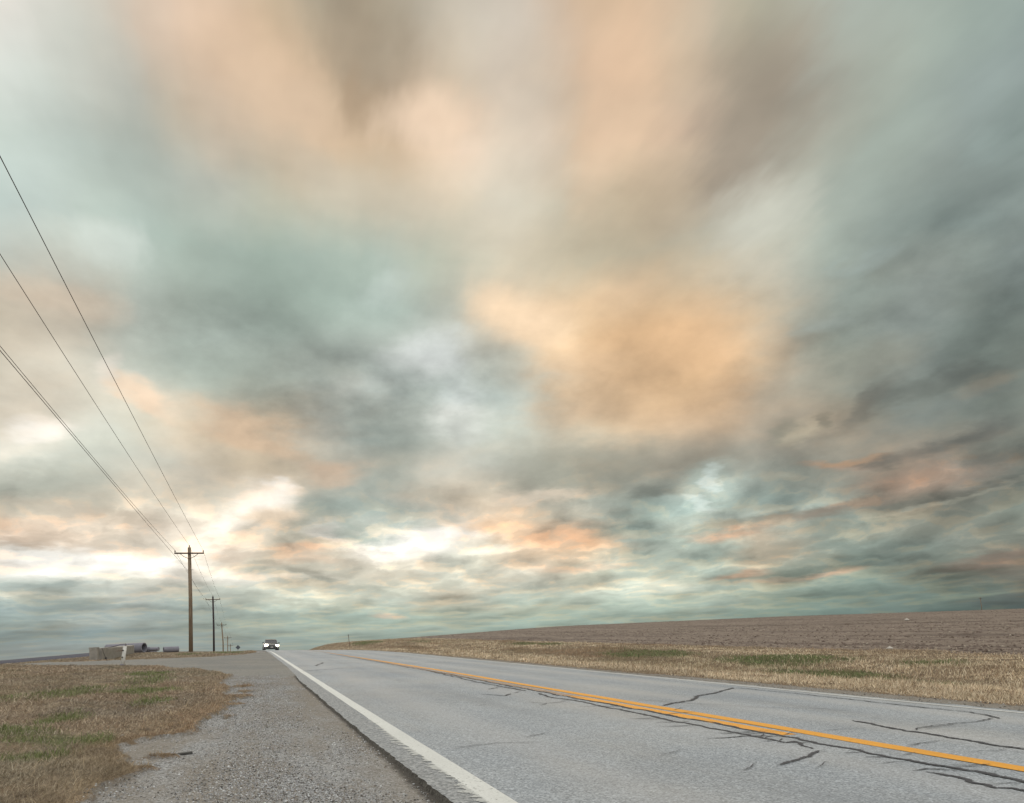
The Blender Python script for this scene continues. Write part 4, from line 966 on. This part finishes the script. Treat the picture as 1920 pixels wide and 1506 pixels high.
# billows: density of the layer, and the same density a step towards the light
SUNDIR = (math.sin(math.radians(-12)), math.cos(math.radians(-12)), 0)
def shifted(v, k): return g.vec('ADD', v, tuple(q * k for q in SUNDIR))
mid = g.vec('MULTIPLY', d, (4.6, 4.6, 7.5))            # heaped clouds at middle height
midL = g.vec('MULTIPLY', g.vec('ADD', d, (-.008, .0, -.016)), (4.6, 4.6, 7.5))
n0 = g.noise(mid, 1.0, 8, .54, 0.); n1 = g.noise(midL, 1.0, 8, .54, 0.)
h0 = g.noise(deck, 1.5, 5, .52, 0.); h1 = g.noise(shifted(deck, .10), 1.5, 5, .52, 0.)
lean_ = g.math('MULTIPLY_ADD', g.math('ADD', az, 12.), -.006, 1.0)      # the rolls rise a little towards the right
ramp_el = g.math('MULTIPLY', g.math('LOGARITHM', g.math('ADD', g.math('MULTIPLY', g.math('MAXIMUM', el, 0.), g.math('MAXIMUM', lean_, .4)), 1.3), math.e), 3.4)
wq = g.sep(g.vec('SUBTRACT', g.noise(g.vec('MULTIPLY', d, (14., 14., 30.)), 1.0, 5, .62, 0., out='Color'), (.5, .5, .5)))
def roll_noise(da, de):
    qx = g.math('ADD', g.math('MULTIPLY', az, .165), g.math('MULTIPLY_ADD', wq[0], .45, da))
    qy = g.math('ADD', ramp_el, g.math('MULTIPLY_ADD', wq[1], .55, de))
    c_ = g.new('ShaderNodeCombineXYZ'); g.put(c_, 0, qx); g.put(c_, 1, qy)
    n = g.new('ShaderNodeTexNoise', noise_dimensions='2D'); g.put(n, 'Vector', c_.outputs[0]); n.inputs['Scale'].default_value = .95
    n.inputs['Detail'].default_value = 6; n.inputs['Roughness'].default_value = .53
    v = g.new('ShaderNodeTexVoronoi', voronoi_dimensions='2D', feature='SMOOTH_F1'); g.put(v, 'Vector', c_.outputs[0]); v.inputs['Scale'].default_value = 1.3
    v.inputs['Detail'].default_value = 1.0; v.inputs['Roughness'].default_value = .45; v.inputs['Smoothness'].default_value = .22
    cell = g.rng(v.outputs['Distance'], .15, .80, .66, .34)
    return g.math('ADD', g.math('MULTIPLY', n.outputs['Fac'], .55), g.math('MULTIPLY', cell, .45))
m0 = roll_noise(0., 0.); m1 = roll_noise(-.05, -.11)
low = g.rng(el, 16, 8, 0, 1, True); high = g.rng(el, 22, 32, 0, 1, True)
def fmix(f, a, b):
    n = g.new('ShaderNodeMix', data_type='FLOAT'); g.put(n, 0, f); g.put(n, 2, a); g.put(n, 3, b); return n.outputs[0]
dens = fmix(high, fmix(low, n0, m0), h0)
shade = fmix(high, fmix(low, g.math('MULTIPLY', g.math('SUBTRACT', n0, n1), .72), g.math('MULTIPLY', g.math('SUBTRACT', m0, m1), 1.05)), g.math('SUBTRACT', h0, h1))
body_ = g.rng(dens, .37, .61, .04, .96, True)
soft = g.rng(el, 16, 34, 1, SOFT_HI, True)              # high up the exposure has smeared the folds
st_n = g.noise(streak, 2.6, 5, .55, 0.)
gain = g.math('MULTIPLY_ADD', g.math('SUBTRACT', .5, body_), g.math('MULTIPLY', soft, BODY), 1.0)
gain = g.math('ADD', gain, g.math('MULTIPLY', g.math('MULTIPLY', shade, SHADE), soft))
gain = g.math('ADD', gain, g.math('MULTIPLY', g.math('SUBTRACT', st_n, .5), g.rng(el, 14, 30, .22, .50)))
gain = g.math('MAXIMUM', gain, .58)
gain = g.math('MULTIPLY_ADD', g.math('SUBTRACT', gain, 1.0), g.rng(el, .3, 3.2, .45, 1.0), 1.0)
gain = g.math('MULTIPLY_ADD', g.math('MAXIMUM', g.math('SUBTRACT', gain, 1.12), 0.), g.math('MULTIPLY', low, g.rng(el, 1.5, 4.5, .0, .8)), gain)   # brighter breaks between the low rolls
fold = dens
col = g.vec('SCALE', col); nt.links.new(gain, col.node.inputs['Scale'])
wn = g.noise(g.vec('ADD', deck, (7.3, 2.1, 0)), 1.5, 5, .56, 0.)
warm = g.rng(wn, .50, .66, 0, 1, True); cool = g.rng(wn, .50, .36, 0, 1, True)
tint = g.rng(el, 3, 28, TINT, TINT * .35)
lit_ = g.math('MULTIPLY', g.math('MULTIPLY', g.rng(shade, .0, .05, 0, 1, True), low), .30)       # rims of the low rolls catching the warm light
col = g.mix(lit_, col, g.mix(1.0, col, (1.38, 1.0, .74), 'MULTIPLY'))
col = g.mix(g.math('MULTIPLY', warm, tint), col, g.mix(1.0, col, (1.25, 1.0, .84), 'MULTIPLY'))
col = g.mix(g.math('MULTIPLY', cool, tint), col, g.mix(1.0, col, (.95, 1.0, .99), 'MULTIPLY'))
# unseen sky overhead and behind the viewer, brightened to light the ground
over = g.rng(el, 46, 62, 0, 1, True)
behind = g.rng(DY, -.15, -.55, 0, 1, True)
ob = g.math('MAXIMUM', over, g.math('MULTIPLY', behind, g.rng(el, 4, 14, 0, 1, True)))
col = g.mix(ob, col, g.mix(fold, (.80, .84, .84), (1.55, 1.45, 1.32)))
SUN_EL, SUN_AZ = math.radians(24), math.radians(-14)
sky = g.new('ShaderNodeTexSky', sky_type='NISHITA'); sky.sun_disc = False; sky.sun_elevation = SUN_EL; sky.sun_rotation = SUN_AZ
sk = g.vec('SCALE', sky.outputs[0]); sk.node.inputs['Scale'].default_value = .1
col = g.mix(.03, col, sk)
nt.links.new(col, bg.inputs['Color']); bg.inputs['Strength'].default_value = 1.0
w.cycles.sampling_method = 'MANUAL'; w.cycles.sample_map_resolution = 512

ld = bpy.data.lights.new('sun', 'SUN'); ld.energy = 1.1; ld.angle = math.radians(22); ld.color = (1, .93, .84)
lo = bpy.data.objects.new('sun', ld); link(lo)
lo.rotation_euler = (math.pi / 2 - SUN_EL, 0, math.pi - SUN_AZ)

# ------------------------------------------------------------------ camera
cd = bpy.data.cameras.new('camera'); cam = bpy.data.objects.new('camera', cd); link(cam)
from mathutils import Matrix
Rv, Uv, Fv = (0.944227, -0.326195, -0.045094), (0.013972, -0.097131, 0.995174), (0.329, 0.940299, 0.087156)
cam.matrix_world = Matrix(((Rv[0], Uv[0], -Fv[0], 0), (Rv[1], Uv[1], -Fv[1], 0), (Rv[2], Uv[2], -Fv[2], 0), (0, 0, 0, 1)))
cd.sensor_width = 36; cd.sensor_fit = 'HORIZONTAL'; cd.lens = 36 * 1400 / 1920; cd.shift_y = .1687
cd.clip_start = .05; cd.clip_end = 20000
sc.camera = cam
vs_ = sc.view_settings; vs_.view_transform = 'Standard'; vs_.look = 'None'; vs_.gamma = 1; vs_.exposure = 0
sc.cycles.use_adaptive_sampling = True; sc.cycles.adaptive_threshold = .015; sc.cycles.adaptive_min_samples = 12
sc.cycles.max_bounces = 4; sc.cycles.diffuse_bounces = 1; sc.cycles.transparent_max_bounces = 8
